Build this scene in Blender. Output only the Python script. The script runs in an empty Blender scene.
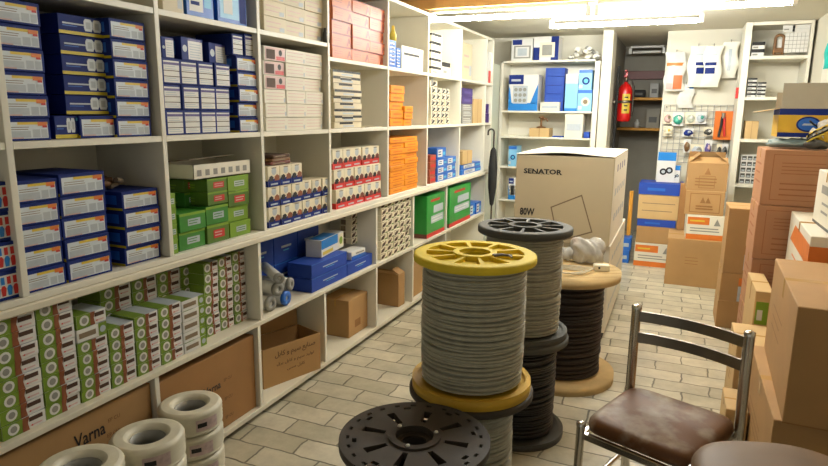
import bpy, math, random, unicodedata
from mathutils import Matrix, Vector
random.seed(7)
C = bpy.context.scene.collection
SC = bpy.context.scene
PI = math.pi

# ------------------------------------------------------------------ camera
FOC, PCX, PCY, CAM_H = 615.0, 414.0, 233.0, 1.5
def _cam_axes():
    Y = Vector((682-PCX, 115-PCY, FOC)).normalized()
    D = Vector((373-PCX, 3400-PCY, FOC)); D = (D - D.dot(Y)*Y).normalized()
    X = D.cross(Y)
    if X[0] < 0: X = -X
    return X, Y, -D
AX, AY, AZ = _cam_axes()            # world axes seen in camera space (x right, y down, z forward)
cam_data = bpy.data.cameras.new('camera')
cam = bpy.data.objects.new('camera', cam_data); C.objects.link(cam)
cam_data.sensor_width = 36.0
cam_data.lens = FOC/828*36.0
cam_data.clip_start = 0.02
R3 = Matrix(((AX[0], -AX[1], -AX[2]), (AY[0], -AY[1], -AY[2]), (AZ[0], -AZ[1], -AZ[2])))
cam.matrix_world = Matrix.Translation((0, 0, CAM_H)) @ R3.to_4x4()
SC.camera = cam
# measuring helpers: where a sight line of the photo meets a real plane of the shop
def ray(px, py):
    d = Vector((px-PCX, py-PCY, FOC)); return Vector((d.dot(AX), d.dot(AY), d.dot(AZ)))
def onx(px, py, x): r = ray(px, py); t = x/r[0]; return Vector((x, t*r[1], CAM_H+t*r[2]))
def ony(px, py, y): r = ray(px, py); t = y/r[1]; return Vector((t*r[0], y, CAM_H+t*r[2]))
def onz(px, py, z): r = ray(px, py); t = (z-CAM_H)/r[2]; return Vector((t*r[0], t*r[1], z))
def proj(p):
    p = Vector(p) - Vector((0, 0, CAM_H)); c = p[0]*AX + p[1]*AY + p[2]*AZ
    return PCX+FOC*c[0]/c[2], PCY+FOC*c[1]/c[2]
def Yat(px, x, z):                  # depth along the left shelves at an image column
    a, b = 0.2, 12.0
    for _ in range(50):
        m = (a+b)/2
        if proj((x, m, z))[0] < px: a = m
        else: b = m
    return a
def Xat(px, y, z):
    a, b = -4.0, 4.0
    for _ in range(50):
        m = (a+b)/2
        if proj((m, y, z))[0] < px: a = m
        else: b = m
    return a

# ------------------------------------------------------------------ world, exposure
SC.view_settings.view_transform = 'Standard'
SC.view_settings.look = 'None'
SC.view_settings.exposure = 0.04
SC.view_settings.gamma = 1.0
SC.view_settings.use_curve_mapping = False
world = bpy.data.worlds.new('world'); SC.world = world
world.use_nodes = True
bg = world.node_tree.nodes['Background']
bg.inputs[0].default_value = (1.0, 0.99, 0.88, 1)
bg.inputs[1].default_value = 0.40
TUBE_STRENGTH = 112.0
TUBE_COL = (1.0, 1.0, 0.92)

# ------------------------------------------------------------------ materials
def lin(c):
    return tuple(((v/255)/12.92 if v/255 <= 0.04045 else ((v/255+0.055)/1.055)**2.4) for v in c)
MATS = {}
def mat(name, rgb, rough=0.6, var=0.08, scale=8.0, bump=0.0, metal=0.0, rnd=0.0, emit=None, alpha=None, coat=0.0, rgb2=None, contrast=None, spec=None):
    m = bpy.data.materials.new(name); m.use_nodes = True
    nt = m.node_tree; b = nt.nodes['Principled BSDF']
    b.inputs['Roughness'].default_value = rough
    b.inputs['Metallic'].default_value = metal
    if spec is not None: b.inputs['Specular IOR Level'].default_value = spec
    if coat: b.inputs['Coat Weight'].default_value = coat; b.inputs['Coat Roughness'].default_value = 0.15
    c = lin(rgb)
    tc = nt.nodes.new('ShaderNodeTexCoord')
    n = nt.nodes.new('ShaderNodeTexNoise'); n.inputs['Scale'].default_value = scale; n.inputs['Detail'].default_value = 4
    nt.links.new(tc.outputs['Object'], n.inputs['Vector'])
    mix = nt.nodes.new('ShaderNodeMix'); mix.data_type = 'RGBA'
    a2 = lin(rgb2) if rgb2 else tuple(v*(1-2*var) for v in c)
    mix.inputs['A'].default_value = (*a2, 1)
    mix.inputs['B'].default_value = (*c, 1) if rgb2 else (*[min(1, v*(1+var)) for v in c], 1)
    fac = n.outputs['Fac']
    if contrast:
        mr = nt.nodes.new('ShaderNodeMapRange'); mr.inputs['From Min'].default_value = contrast[0]; mr.inputs['From Max'].default_value = contrast[1]
        nt.links.new(fac, mr.inputs['Value']); fac = mr.outputs['Result']
    nt.links.new(fac, mix.inputs['Factor'])
    col = mix.outputs['Result']
    if rnd:
        oi = nt.nodes.new('ShaderNodeObjectInfo')
        hv = nt.nodes.new('ShaderNodeHueSaturation')
        mr = nt.nodes.new('ShaderNodeMapRange'); mr.inputs['To Min'].default_value = 1-rnd; mr.inputs['To Max'].default_value = 1+rnd
        nt.links.new(oi.outputs['Random'], mr.inputs['Value']); nt.links.new(mr.outputs['Result'], hv.inputs['Value'])
        nt.links.new(col, hv.inputs['Color']); col = hv.outputs['Color']
    nt.links.new(col, b.inputs['Base Color'])
    if bump:
        bp = nt.nodes.new('ShaderNodeBump'); bp.inputs['Strength'].default_value = bump; bp.inputs['Distance'].default_value = 0.004
        nt.links.new(n.outputs['Fac'], bp.inputs['Height']); nt.links.new(bp.outputs['Normal'], b.inputs['Normal'])
    if emit:
        b.inputs['Emission Color'].default_value = (*emit[0], 1); b.inputs['Emission Strength'].default_value = emit[1]
    if alpha is not None:
        b.inputs['Alpha'].default_value = alpha
    MATS[name] = m
    return m

mat('laminate', (224, 219, 202), 0.45, 0.05, 3)
mat('laminate_edge', (214, 206, 184), 0.5, 0.08, 6)
mat('wall_paint', (214, 208, 190), 0.8, 0.05, 2)
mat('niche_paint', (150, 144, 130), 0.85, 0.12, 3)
mat('ceiling_paint', (214, 208, 188), 0.8, 0.04, 2)
mat('ceiling_wood', (196, 168, 122), 0.6, 0.12, 5)
mat('beam_wood', (205, 160, 95), 0.55, 0.12, 12)
mat('tube', (255, 255, 250), 0.3, 0.0, emit=(TUBE_COL, TUBE_STRENGTH))
mat('tube_new', (255, 255, 250), 0.3, 0.0, emit=((0.97, 1.0, 0.98), TUBE_STRENGTH*1.9))
mat('tube_off', (224, 222, 212), 0.3, 0.02)
mat('fixture', (225, 222, 212), 0.4, 0.03)
mat('plastic_white', (226, 222, 208), 0.4, 0.04)
mat('cable_white', (206, 199, 176), 0.45, 0.1, 30, bump=0.2)
mat('print_pink', (198, 174, 170), 0.5, 0.25, 60)
mat('plastic_wrap', (214, 212, 204), 0.25, 0.15, 14, bump=0.5)
mat('clear_bag', (206, 204, 196), 0.2, 0.25, 22, bump=0.9, alpha=0.75)
mat('carton', (168, 130, 82), 0.75, 0.08, 7, bump=0.05, rnd=0.06)
mat('carton_dark', (152, 110, 62), 0.75, 0.08, 7, rnd=0.05)
mat('carton_red', (164, 116, 80), 0.75, 0.08, 7, rnd=0.04)
mat('carton_tan', (196, 164, 112), 0.7, 0.06, 7)
mat('carton_inside', (134, 92, 48), 0.85, 0.08, 6)
mat('carton_grey', (166, 158, 140), 0.75, 0.05, 9)
mat('print_red', (146, 92, 56), 0.8, 0.1, 40)
mat('carton_print', (112, 74, 36), 0.8, 0.1, 40)
mat('tape', (190, 150, 90), 0.25, 0.05, 20)
mat('ink', (26, 24, 24), 0.6, 0.1, 30)
mat('ink_brown', (70, 44, 26), 0.7, 0.1, 30)
mat('black_plastic', (56, 47, 36), 0.62, 0.15, 20, bump=0.05)
mat('black_cable', (34, 30, 27), 0.5, 0.2, 40)
mat('brown_cable', (40, 29, 25), 0.55, 0.2, 40)
mat('dark', (28, 26, 24), 0.8, 0.1)
mat('dark_grey', (72, 70, 64), 0.5, 0.1, 12)
mat('grey_plastic', (78, 77, 70), 0.75, 0.1, 20, bump=0.05)
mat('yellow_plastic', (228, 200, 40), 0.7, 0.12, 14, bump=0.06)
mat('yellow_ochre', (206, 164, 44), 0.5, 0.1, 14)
mat('grey_cable', (172, 168, 148), 0.5, 0.16, 35, bump=0.1)
mat('grey_cable_light', (168, 164, 146), 0.5, 0.14, 35)
mat('reel_wood', (204, 176, 124), 0.9, 0.2, 9)
mat('reel_wood_edge', (176, 132, 72), 0.9, 0.2, 14)
mat('plank_wood', (214, 150, 50), 0.6, 0.15, 10)
mat('chrome', (206, 200, 190), 0.24, 0.08, 10, metal=1.0)
mat('steel', (150, 142, 130), 0.36, 0.15, 12, metal=1.0)
mat('leather', (158, 146, 128), 0.5, 0.2, 8, bump=0.3, rgb2=(100, 64, 34), contrast=(0.48, 0.70), spec=0.3)
mat('stool_leather', (110, 84, 56), 0.55, 0.12, 6, bump=0.08)
mat('navy', (22, 42, 112), 0.6, 0.08, 10, rnd=0.08, spec=0.2)
mat('navy_deep', (18, 30, 78), 0.6, 0.08, 10, spec=0.2)
mat('blue', (34, 100, 190), 0.4, 0.08, 10)
mat('blue_bright', (24, 120, 196), 0.4, 0.08, 10)
mat('blue_sky', (128, 186, 222), 0.4, 0.06, 10)
mat('cyan', (80, 170, 210), 0.4, 0.1, 20)
mat('label_white', (214, 212, 206), 0.5, 0.05, 12)
mat('label_pale', (206, 214, 218), 0.5, 0.05, 12)
mat('royal', (20, 62, 156), 0.6, 0.1, 8, rnd=0.06)
mat('print_soft', (140, 98, 52), 0.8, 0.1, 40)
mat('green_panel', (112, 140, 38), 0.5, 0.12, 20, rnd=0.08)
mat('label_cream', (222, 212, 184), 0.5, 0.05, 12)
mat('label_grey', (176, 184, 190), 0.5, 0.1, 40)
mat('label_yellow', (214, 184, 60), 0.5, 0.08, 20)
mat('stripe_yellow', (196, 176, 30), 0.5, 0.08, 20)
mat('label_orange', (214, 116, 40), 0.5, 0.1, 20)
mat('label_red', (196, 40, 36), 0.5, 0.1, 20)
mat('label_pink', (206, 170, 164), 0.5, 0.1, 20)
mat('label_purple', (84, 70, 130), 0.5, 0.1, 20)
mat('maroon', (104, 48, 40), 0.5, 0.1, 20)
mat('brown_print', (134, 76, 44), 0.5, 0.15, 30)
mat('green', (52, 124, 40), 0.45, 0.1, 10, rnd=0.1)
mat('green_lime', (118, 154, 40), 0.45, 0.1, 10, rnd=0.06)
mat('green_olive', (80, 112, 36), 0.45, 0.1, 10, rnd=0.1)
mat('green_bag', (34, 142, 52), 0.3, 0.1, 14)
mat('salmon', (206, 108, 58), 0.5, 0.08, 12, rnd=0.05)
mat('salmon_dark', (160, 74, 48), 0.5, 0.1, 30)
mat('orange', (234, 146, 26), 0.4, 0.1, 14, rnd=0.06)
mat('orange_deep', (206, 104, 16), 0.4, 0.1, 14)
mat('box_white', (218, 212, 194), 0.55, 0.05, 9, rnd=0.04)
mat('box_beige', (206, 194, 164), 0.55, 0.05, 9, rnd=0.05)
mat('senator_kraft', (196, 182, 150), 0.6, 0.03, 6)
mat('senator_white', (226, 220, 204), 0.55, 0.04, 9)
mat('taupe', (126, 108, 84), 0.6, 0.1, 20)
mat('red', (196, 22, 20), 0.3, 0.06, 10)
mat('teal', (60, 150, 130), 0.4, 0.1, 20)
mat('crumple', (132, 150, 148), 0.4, 0.2, 18, bump=0.4)
mat('turquoise', (20, 168, 160), 0.5, 0.1, 20)
mat('grey_mid', (140, 138, 130), 0.5, 0.1, 20)
mat('grey_green', (186, 190, 172), 0.5, 0.06, 6)
mat('purple', (66, 44, 110), 0.5, 0.1, 20)
mat('brown', (118, 82, 46), 0.6, 0.15, 20)
mat('wire_grid', (150, 148, 142), 0.4, 0.05)

# floor: worn pale stone bricks
def floor_mat():
    m = bpy.data.materials.new('floor_tiles'); m.use_nodes = True; nt = m.node_tree; b = nt.nodes['Principled BSDF']
    tc = nt.nodes.new('ShaderNodeTexCoord')
    nz = nt.nodes.new('ShaderNodeTexNoise'); nz.inputs['Scale'].default_value = 9; nz.inputs['Detail'].default_value = 3
    nt.links.new(tc.outputs['Object'], nz.inputs['Vector'])
    mv = nt.nodes.new('ShaderNodeVectorMath'); mv.operation = 'MULTIPLY_ADD'
    mv.inputs[1].default_value = (0.034, 0.03, 0); nt.links.new(nz.outputs['Color'], mv.inputs[0]); nt.links.new(tc.outputs['Object'], mv.inputs[2])
    br = nt.nodes.new('ShaderNodeTexBrick')
    br.inputs['Scale'].default_value = 1.0; br.inputs['Brick Width'].default_value = 0.29; br.inputs['Row Height'].default_value = 0.14
    br.inputs['Mortar Size'].default_value = 0.0055; br.inputs['Mortar Smooth'].default_value = 0.4; br.inputs['Bias'].default_value = -0.1
    br.inputs['Color1'].default_value = (*lin((206, 198, 174)), 1); br.inputs['Color2'].default_value = (*lin((170, 161, 136)), 1)
    br.inputs['Mortar'].default_value = (*lin((112, 106, 88)), 1)
    nt.links.new(mv.outputs[0], br.inputs['Vector'])
    n2 = nt.nodes.new('ShaderNodeTexNoise'); n2.inputs['Scale'].default_value = 5; n2.inputs['Detail'].default_value = 6; n2.inputs['Roughness'].default_value = 0.7
    nt.links.new(tc.outputs['Object'], n2.inputs['Vector'])
    mr = nt.nodes.new('ShaderNodeMapRange'); mr.inputs['From Min'].default_value = 0.3; mr.inputs['From Max'].default_value = 0.7
    mr.inputs['To Min'].default_value = 0.66; mr.inputs['To Max'].default_value = 1.08
    nt.links.new(n2.outputs['Fac'], mr.inputs['Value'])
    mx = nt.nodes.new('ShaderNodeMix'); mx.data_type = 'RGBA'; mx.blend_type = 'MULTIPLY'; mx.inputs['Factor'].default_value = 1
    nt.links.new(br.outputs['Color'], mx.inputs['A']); nt.links.new(mr.outputs['Result'], mx.inputs['B'])
    nt.links.new(mx.outputs['Result'], b.inputs['Base Color'])
    b.inputs['Roughness'].default_value = 0.36
    bp = nt.nodes.new('ShaderNodeBump'); bp.inputs['Strength'].default_value = 0.35; bp.inputs['Distance'].default_value = 0.004
    inv = nt.nodes.new('ShaderNodeMath'); inv.operation = 'SUBTRACT'; inv.inputs[0].default_value = 1
    nt.links.new(br.outputs['Fac'], inv.inputs[1]); nt.links.new(inv.outputs[0], bp.inputs['Height'])
    nt.links.new(bp.outputs['Normal'], b.inputs['Normal'])
    MATS['floor_tiles'] = m
floor_mat()

# ------------------------------------------------------------------ mesh builder
class MB:
    def __init__(s): s.v = []; s.f = []; s.m = []; s.sm = []; s.slots = []
    def slot(s, name):
        if name not in s.slots: s.slots.append(name)
        return s.slots.index(name)
    def add(s, vs, fs, m, smooth=False):
        o = len(s.v); s.v += [tuple(p) for p in vs]; k = s.slot(m)
        for f in fs: s.f.append(tuple(i+o for i in f)); s.m.append(k); s.sm.append(smooth)
    def box(s, x0, x1, y0, y1, z0, z1, m, b=0.0, M=None):
        if b <= 0:
            vs = [(x, y, z) for z in (z0, z1) for y in (y0, y1) for x in (x0, x1)]
            fs = [(0, 2, 3, 1), (4, 5, 7, 6), (0, 1, 5, 4), (2, 6, 7, 3), (0, 4, 6, 2), (1, 3, 7, 5)]
        else:
            vs = []; idx = {}
            lo = (x0, y0, z0); hi = (x1, y1, z1)
            for a in range(3):
                for sa in (0, 1):
                    for sb in (0, 1):
                        for sc in (0, 1):
                            u, w = [(1, 2), (2, 0), (0, 1)][a]
                            p = [0, 0, 0]; p[a] = hi[a] if sa else lo[a]
                            p[u] = hi[u]-b if sb else lo[u]+b; p[w] = hi[w]-b if sc else lo[w]+b
                            key = [0, 0, 0]; key[a] = sa; key[u] = sb; key[w] = sc
                            idx[(a, tuple(key))] = len(vs); vs.append(tuple(p))
            fs = []
            for a in range(3):
                u, w = [(1, 2), (2, 0), (0, 1)][a]
                for sa in (0, 1):
                    q = []
                    for sb, sc in ((0, 0), (1, 0), (1, 1), (0, 1)):
                        k = [0, 0, 0]; k[a] = sa; k[u] = sb; k[w] = sc; q.append(idx[(a, tuple(k))])
                    fs.append(tuple(q if sa else q[::-1]))
            for a in range(3):
                u, w = [(1, 2), (2, 0), (0, 1)][a]
                for sb in (0, 1):
                    for sc in (0, 1):
                        k0 = [0, 0, 0]; k0[a] = 0; k0[u] = sb; k0[w] = sc
                        k1 = list(k0); k1[a] = 1
                        q = (idx[(u, tuple(k0))], idx[(w, tuple(k0))], idx[(w, tuple(k1))], idx[(u, tuple(k1))])
                        fs.append(q if (sb ^ sc) else q[::-1])
            for sx in (0, 1):
                for sy in (0, 1):
                    for sz in (0, 1):
                        k = (sx, sy, sz); q = (idx[(0, k)], idx[(1, k)], idx[(2, k)])
                        fs.append(q if (sx+sy+sz) % 2 else q[::-1])
        if M is not None: vs = [tuple(M @ Vector(p)) for p in vs]
        s.add(vs, fs, m)
    def lathe(s, prof, m, n=48, cx=0, cy=0, closed=False, M=None, sq=None):
        vs = []
        for r, z in prof:
            for k in range(n):
                t = 2*PI*k/n; c, q = math.cos(t), math.sin(t)
                if sq: e = (abs(c)**sq + abs(q)**sq)**(-1/sq); c *= e; q *= e
                vs.append((cx+r*c, cy+r*q, z))
        fs = []
        L = len(prof)
        for i in range(L if closed else L-1):
            j = (i+1) % L
            for k in range(n):
                k2 = (k+1) % n
                fs.append((i*n+k, i*n+k2, j*n+k2, j*n+k))
        if M is not None: vs = [tuple(M @ Vector(p)) for p in vs]
        s.add(vs, fs, m, True)
    def tube(s, pts, r, m, n=8, close=False, caps=True):
        pts = [Vector(p) for p in pts]; N = len(pts); vs = []; fs = []
        up = None
        for i, p in enumerate(pts):
            a = pts[(i-1) % N] if (close or i > 0) else p
            b = pts[(i+1) % N] if (close or i < N-1) else p
            t = (b-a).normalized()
            if up is None:
                up = Vector((0, 0, 1)) if abs(t.z) < 0.9 else Vector((1, 0, 0))
            u = t.cross(up).normalized(); w = u.cross(t).normalized(); up = w
            rr = r[i] if isinstance(r, (list, tuple)) else r
            for k in range(n):
                an = 2*PI*k/n; vs.append(p + rr*(math.cos(an)*u + math.sin(an)*w))
        for i in range(N if close else N-1):
            j = (i+1) % N
            for k in range(n):
                k2 = (k+1) % n; fs.append((i*n+k, j*n+k, j*n+k2, i*n+k2))
        s.add(vs, fs, m, True)
        if caps and not close:
            s.add(vs[:n], [tuple(range(n))], m); s.add(vs[-n:], [tuple(range(n))[::-1]], m)
    def poly(s, pts, m): s.add(pts, [tuple(range(len(pts)))], m)
    def prism(s, pts, ext, m):       # a closed outline pushed along a vector
        n = len(pts); ext = Vector(ext); a = [Vector(p) for p in pts]; vs = a + [p+ext for p in a]
        fs = [tuple(range(n))[::-1], tuple(range(n, 2*n))] + [(i, (i+1) % n, (i+1) % n+n, i+n) for i in range(n)]
        s.add(vs, fs, m)
    def mesh(s, name):
        me = bpy.data.meshes.new(name); me.from_pydata(s.v, [], s.f)
        for k in s.slots: me.materials.append(MATS[k])
        me.polygons.foreach_set('material_index', s.m); me.polygons.foreach_set('use_smooth', s.sm)
        me.update(); return me
    def build(s, name, parent=None, label=None):
        o = bpy.data.objects.new(name, s.mesh(name)); C.objects.link(o)
        if parent: o.parent = parent
        if label: o['label'] = label
        return o

ALL_LABELS = {}
def tag(o, label, cat, group=None, kind=None):
    o['label'] = label; o['category'] = cat
    if group: o['group'] = group
    if kind: o['kind'] = kind
    ALL_LABELS.setdefault(label, []).append(o.name)
    return o
def thing(name, loc, rz, label, cat, group=None):
    o = bpy.data.objects.new(name, None); C.objects.link(o); o.empty_display_size = 0.05
    o.location = loc; o.rotation_euler = (0, 0, rz); return tag(o, label, cat, group)
def struct(o): o['kind'] = 'structure'; return o
def place(mesh, name, x, y, z, rz, label, cat, group=None):
    o = bpy.data.objects.new(name, mesh); C.objects.link(o); o.location = (x, y, z); o.rotation_euler = (0, 0, rz)
    return tag(o, label, cat, group)
def copy_tree(o, parent=None):
    c = o.copy(); C.objects.link(c)
    if parent: c.parent = parent
    for ch in list(o.children): copy_tree(ch, c)
    return c

# ------------------------------------------------------------------ lettering
_ARAB = {'ا': 'ALEF', 'ب': 'BEH', 'ت': 'TEH', 'د': 'DAL', 'ر': 'REH', 'س': 'SEEN', 'ص': 'SAD', 'ع': 'AIN', 'ل': 'LAM', 'م': 'MEEM',
         'ن': 'NOON', 'و': 'WAW', 'ی': 'FARSI YEH', 'ک': 'KEHEH', 'ق': 'QAF', 'ش': 'SHEEN', 'ه': 'HEH', 'پ': 'PEH'}
def shape_farsi(t):
    out = []
    for w in t.split(' '):
        r = []
        for i, ch in enumerate(w):
            nm = _ARAB[ch]; non = 'ادرو'
            prev = i > 0 and w[i-1] not in non; nxt = i < len(w)-1 and ch not in non
            form = 'MEDIAL' if prev and nxt else 'FINAL' if prev else 'INITIAL' if nxt else 'ISOLATED'
            r.append(unicodedata.lookup('ARABIC LETTER %s %s FORM' % (nm, form)))
        out.append(''.join(reversed(r)))
    return ' '.join(reversed(out))
_TXT = {}
def text_geo(t, weight=0.0):
    key = (t, weight)
    if key not in _TXT:
        cu = bpy.data.curves.new('lettering', 'FONT'); cu.body = t; cu.size = 1; cu.resolution_u = 2; cu.offset = weight
        ob = bpy.data.objects.new('lettering', cu); C.objects.link(ob)
        dg = bpy.context.evaluated_depsgraph_get(); me = bpy.data.meshes.new_from_object(ob.evaluated_get(dg))
        vs = [(p.co.x, p.co.y) for p in me.vertices]; fs = [tuple(p.vertices) for p in me.polygons]
        bpy.data.objects.remove(ob); bpy.data.curves.remove(cu); bpy.data.meshes.remove(me)
        if vs:
            x0 = min(v[0] for v in vs); x1 = max(v[0] for v in vs); y0 = min(v[1] for v in vs); y1 = max(v[1] for v in vs)
            vs = [(v[0]-x0, v[1]-y0) for v in vs]; _TXT[key] = (vs, fs, x1-x0, y1-y0)
        else: _TXT[key] = ([], [], 1, 1)
    return _TXT[key]

# ------------------------------------------------------------------ printed boxes
# a box stands on z=0, centred; front is -Y, w along X, d along Y
class Box(MB):
    def __init__(s, w, d, h, m, b=0.0015, z0=0.0):
        super().__init__(); s.w, s.d, s.h, s.z0 = w, d, h, z0
        s.box(-w/2, w/2, -d/2, d/2, z0, z0+h, m, b)
    def size(s, f): return {'F': (s.w, s.h), 'B': (s.w, s.h), 'L': (s.d, s.h), 'R': (s.d, s.h), 'T': (s.w, s.d)}[f]
    def at(s, f, a, c, lv=1):        # a, c in metres from the lower-left corner of the face
        o = 0.0006*lv
        if f == 'F': return (-s.w/2+a, -s.d/2-o, s.z0+c)
        if f == 'B': return (s.w/2-a, s.d/2+o, s.z0+c)
        if f == 'L': return (-s.w/2-o, s.d/2-a, s.z0+c)
        if f == 'R': return (s.w/2+o, -s.d/2+a, s.z0+c)
        if f == 'T': return (-s.w/2+a, -s.d/2+c, s.z0+s.h+o)
    def rect(s, f, u0, v0, u1, v1, m, lv=1, sk=0):
        W, H = s.size(f)
        s.poly([s.at(f, u0*W, v0*H, lv), s.at(f, u1*W, v0*H, lv), s.at(f, (u1+sk)*W, v1*H, lv), s.at(f, (u0+sk)*W, v1*H, lv)], m)
    def pol(s, f, pts, m, lv=1):
        W, H = s.size(f); s.poly([s.at(f, u*W, v*H, lv) for u, v in pts], m)
    def disc(s, f, u, v, r, m, lv=1, n=14, ry=None):
        W, H = s.size(f); ry = ry or r
        s.poly([s.at(f, u*W+r*math.cos(2*PI*k/n), v*H+ry*math.sin(2*PI*k/n), lv) for k in range(n)], m)
    def frame(s, f, u0, v0, u1, v1, t, m, lv=1):
        W, H = s.size(f); tu, tv = t/W, t/H
        s.rect(f, u0, v0, u1, v0+tv, m, lv); s.rect(f, u0, v1-tv, u1, v1, m, lv)
        s.rect(f, u0, v0+tv, u0+tu, v1-tv, m, lv); s.rect(f, u1-tu, v0+tv, u1, v1-tv, m, lv)
    def lines(s, f, u0, v0, u1, v1, n, m, lv=1, fill=0.45, rag=0.25):
        for i in range(n):
            c0 = v0+(v1-v0)*(i+(1-fill)/2)/n; c1 = c0+(v1-v0)*fill/n
            s.rect(f, u0, c0, u1-(u1-u0)*rag*random.random(), c1, m, lv)
    def text(s, f, t, u, v, hh, m, lv=2, weight=0.0, width=None):   # centred, cap height hh in metres
        vs, fs, W0, H0 = text_geo(t, weight)
        if not vs: return
        k = hh/H0; kx = (width/W0) if width else k; W, H = s.size(f)
        s.add([s.at(f, u*W-kx*W0/2+kx*x, v*H-hh/2+k*y, lv) for x, y in vs], fs, m)

_MESH = {}
def cached(style, w, d, h, var=0):
    key = (style.__name__, round(w, 3), round(d, 3), round(h, 3), var)
    if key not in _MESH: _MESH[key] = style(w, d, h, var).mesh(style.__name__)
    return _MESH[key]

def lamp_carton_end(w, d, h, v):      # navy box, white printed end
    b = Box(w, d, h, 'navy')
    b.rect('F', .05, .10, .94, .84, 'label_pale')
    b.rect('F', .30, .72, .94, .84, 'label_yellow', 2); b.rect('F', .72, .66, .92, .84, 'label_orange', 3); b.rect('F', .82, .58, .92, .68, 'label_red', 3)
    b.rect('F', .08, .14, .56, .44, 'label_grey', 2); b.rect('F', .60, .14, .76, .50, 'label_grey', 2); b.rect('F', .79, .14, .92, .50, 'label_grey', 2)
    b.lines('F', .10, .46, .55, .66, 2, 'taupe', 2, .3); b.rect('F', .07, .105, .4, .16, 'label_pink', 3)
    b.rect('L', .0, .0, 1, .13, 'stripe_yellow'); b.rect('L', .1, .5, .5, .58, 'label_grey'); b.rect('L', .6, .3, .9, .8, 'blue')
    b.lines('T', .1, .6, .8, .9, 2, 'navy_deep', 1)
    return b
def lamp_carton_side(w, d, h, v):     # same carton lying sideways
    b = Box(w, d, h, 'navy')
    b.rect('F', 0, .02, 1, .19, 'stripe_yellow')
    b.rect('F', .08, .52, .50, .60, 'label_grey'); b.rect('F', .08, .42, .36, .46, 'blue', 1)
    for u in (.50, .68):
        b.pol('F', [(u+.02, .27), (u+.15, .27), (u+.175, .42), (u+.175, .76), (u+.14, .9), (u+.03, .9), (u, .76), (u, .42)], 'label_pale', 1)
        b.rect('F', u+.04, .40, u+.13, .74, 'label_grey', 2)
    b.rect('F', .90, .78, .97, .92, 'cyan', 2)
    return b
def red_blue_pack(w, d, h, v):
    b = Box(w, d, h, 'navy')
    b.rect('F', .04, .12, .93, .88, 'label_white')
    for i in range(4):
        u = .10+.21*i; m = ['blue_bright', 'label_red'][i % 2]
        b.pol('F', [(u, .16), (u+.13, .16), (u+.17, .42), (u+.12, .52), (u+.03, .52), (u-.02, .42)], m, 2)
        b.rect('F', u, .56, u+.13, .82, ['label_red', 'blue_bright', 'label_red', 'label_red'][i], 2)
    b.rect('L', .1, .2, .9, .8, 'navy_deep')
    return b
def tall_label_box(w, d, h, v):
    b = Box(w, d, h, 'navy')
    b.rect('F', .10, .06, .94, .90, 'label_white')
    b.rect('F', .10, .74, .94, .84, 'label_purple', 2); b.rect('F', .10, .50, .94, .53, 'ink_brown', 2); b.rect('F', .10, .28, .94, .31, 'ink_brown', 2)
    b.lines('F', .16, .54, .8, .72, 2, 'label_grey', 2, .35); b.lines('F', .16, .10, .85, .26, 2, 'label_grey', 2, .35)
    return b
def big_blue_box(w, d, h, v):
    b = Box(w, d, h, 'navy')
    b.rect('F', .30, .05, .96, .86, 'label_white'); b.lines('F', .36, .1, .9, .78, 6, 'label_grey', 2, .35)
    b.disc('F', .15, .5, w*.1, 'label_grey', 1); b.rect('F', .3, .88, .9, .95, 'label_purple')
    b.rect('L', .2, .2, .8, .8, 'blue')
    return b
def green_box(w, d, h, v):
    b = Box(w, d, h, ['green', 'green_olive', 'green_lime'][v % 3])
    b.rect('F', 0, .86, 1, 1, 'green_lime'); 
    if v in (1, 4): b.rect('F', .28, .25, .78, .7, 'label_red', 1); b.lines('F', .33, .32, .74, .64, 2, 'label_pink', 2, .4)
    else: b.rect('F', .30, .3, .78, .66, 'label_grey', 1); b.lines('F', .33, .34, .75, .62, 2, 'green', 2, .35)
    b.lines('L', .2, .2, .7, .6, 2, 'green_lime', 1)
    return b
def white_lined_box(w, d, h, v):
    b = Box(w, d, h, 'box_white')
    b.lines('F', .08, .15, .95, .9, 3, 'label_pink', 1, .18); b.rect('F', .9, .1, .97, .4, 'label_grey', 1)
    if v == 1:
        b.rect('F', .05, .04, .98, .94, 'label_pink', 2); b.rect('F', .1, .12, .5, .8, 'ink_brown', 3); b.rect('F', .55, .08, .95, .35, 'label_red', 3); b.disc('F', .75, .62, h*.22, 'ink', 3)
    b.lines('L', .1, .2, .9, .8, 2, 'label_pink', 1, .2)
    return b
def beige_box(w, d, h, v):
    b = Box(w, d, h, 'box_beige')
    b.lines('F', .1, .2, .8, .8, 2, 'label_pink', 1, .2); b.rect('F', .7, .12, .92, .4, 'label_grey', 1)
    return b
def _bulb_box(w, d, h, v, base, body):
    b = Box(w, d, h, 'label_cream')
    b.rect('F', 0, 0, 1, .26, base); b.pol('F', [(0, .26), (1, .26), (1, .34), (.7, .44), (.4, .36), (.15, .46), (0, .36)], base, 1)
    b.pol('F', [(.05, .28), (.4, .28), (.45, .46), (.3, .56), (.1, .5)], 'ink', 2)
    b.pol('F', [(.52, .28), (.95, .28), (.95, .5), (.75, .60), (.55, .5)], body, 2)
    b.rect('F', .2, .08, .8, .16, 'label_grey', 2); b.disc('F', .5, .76, w*.2, 'label_grey', 1); b.rect('F', .3, .9, .7, .94, 'taupe', 2)
    b.rect('L', 0, 0, 1, .3, base)
    return b
def bulb_box_blue(w, d, h, v): return _bulb_box(w, d, h, v, 'navy', 'brown_print')
def bulb_box_red(w, d, h, v): return _bulb_box(w, d, h, v, 'label_red', 'maroon')
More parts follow.
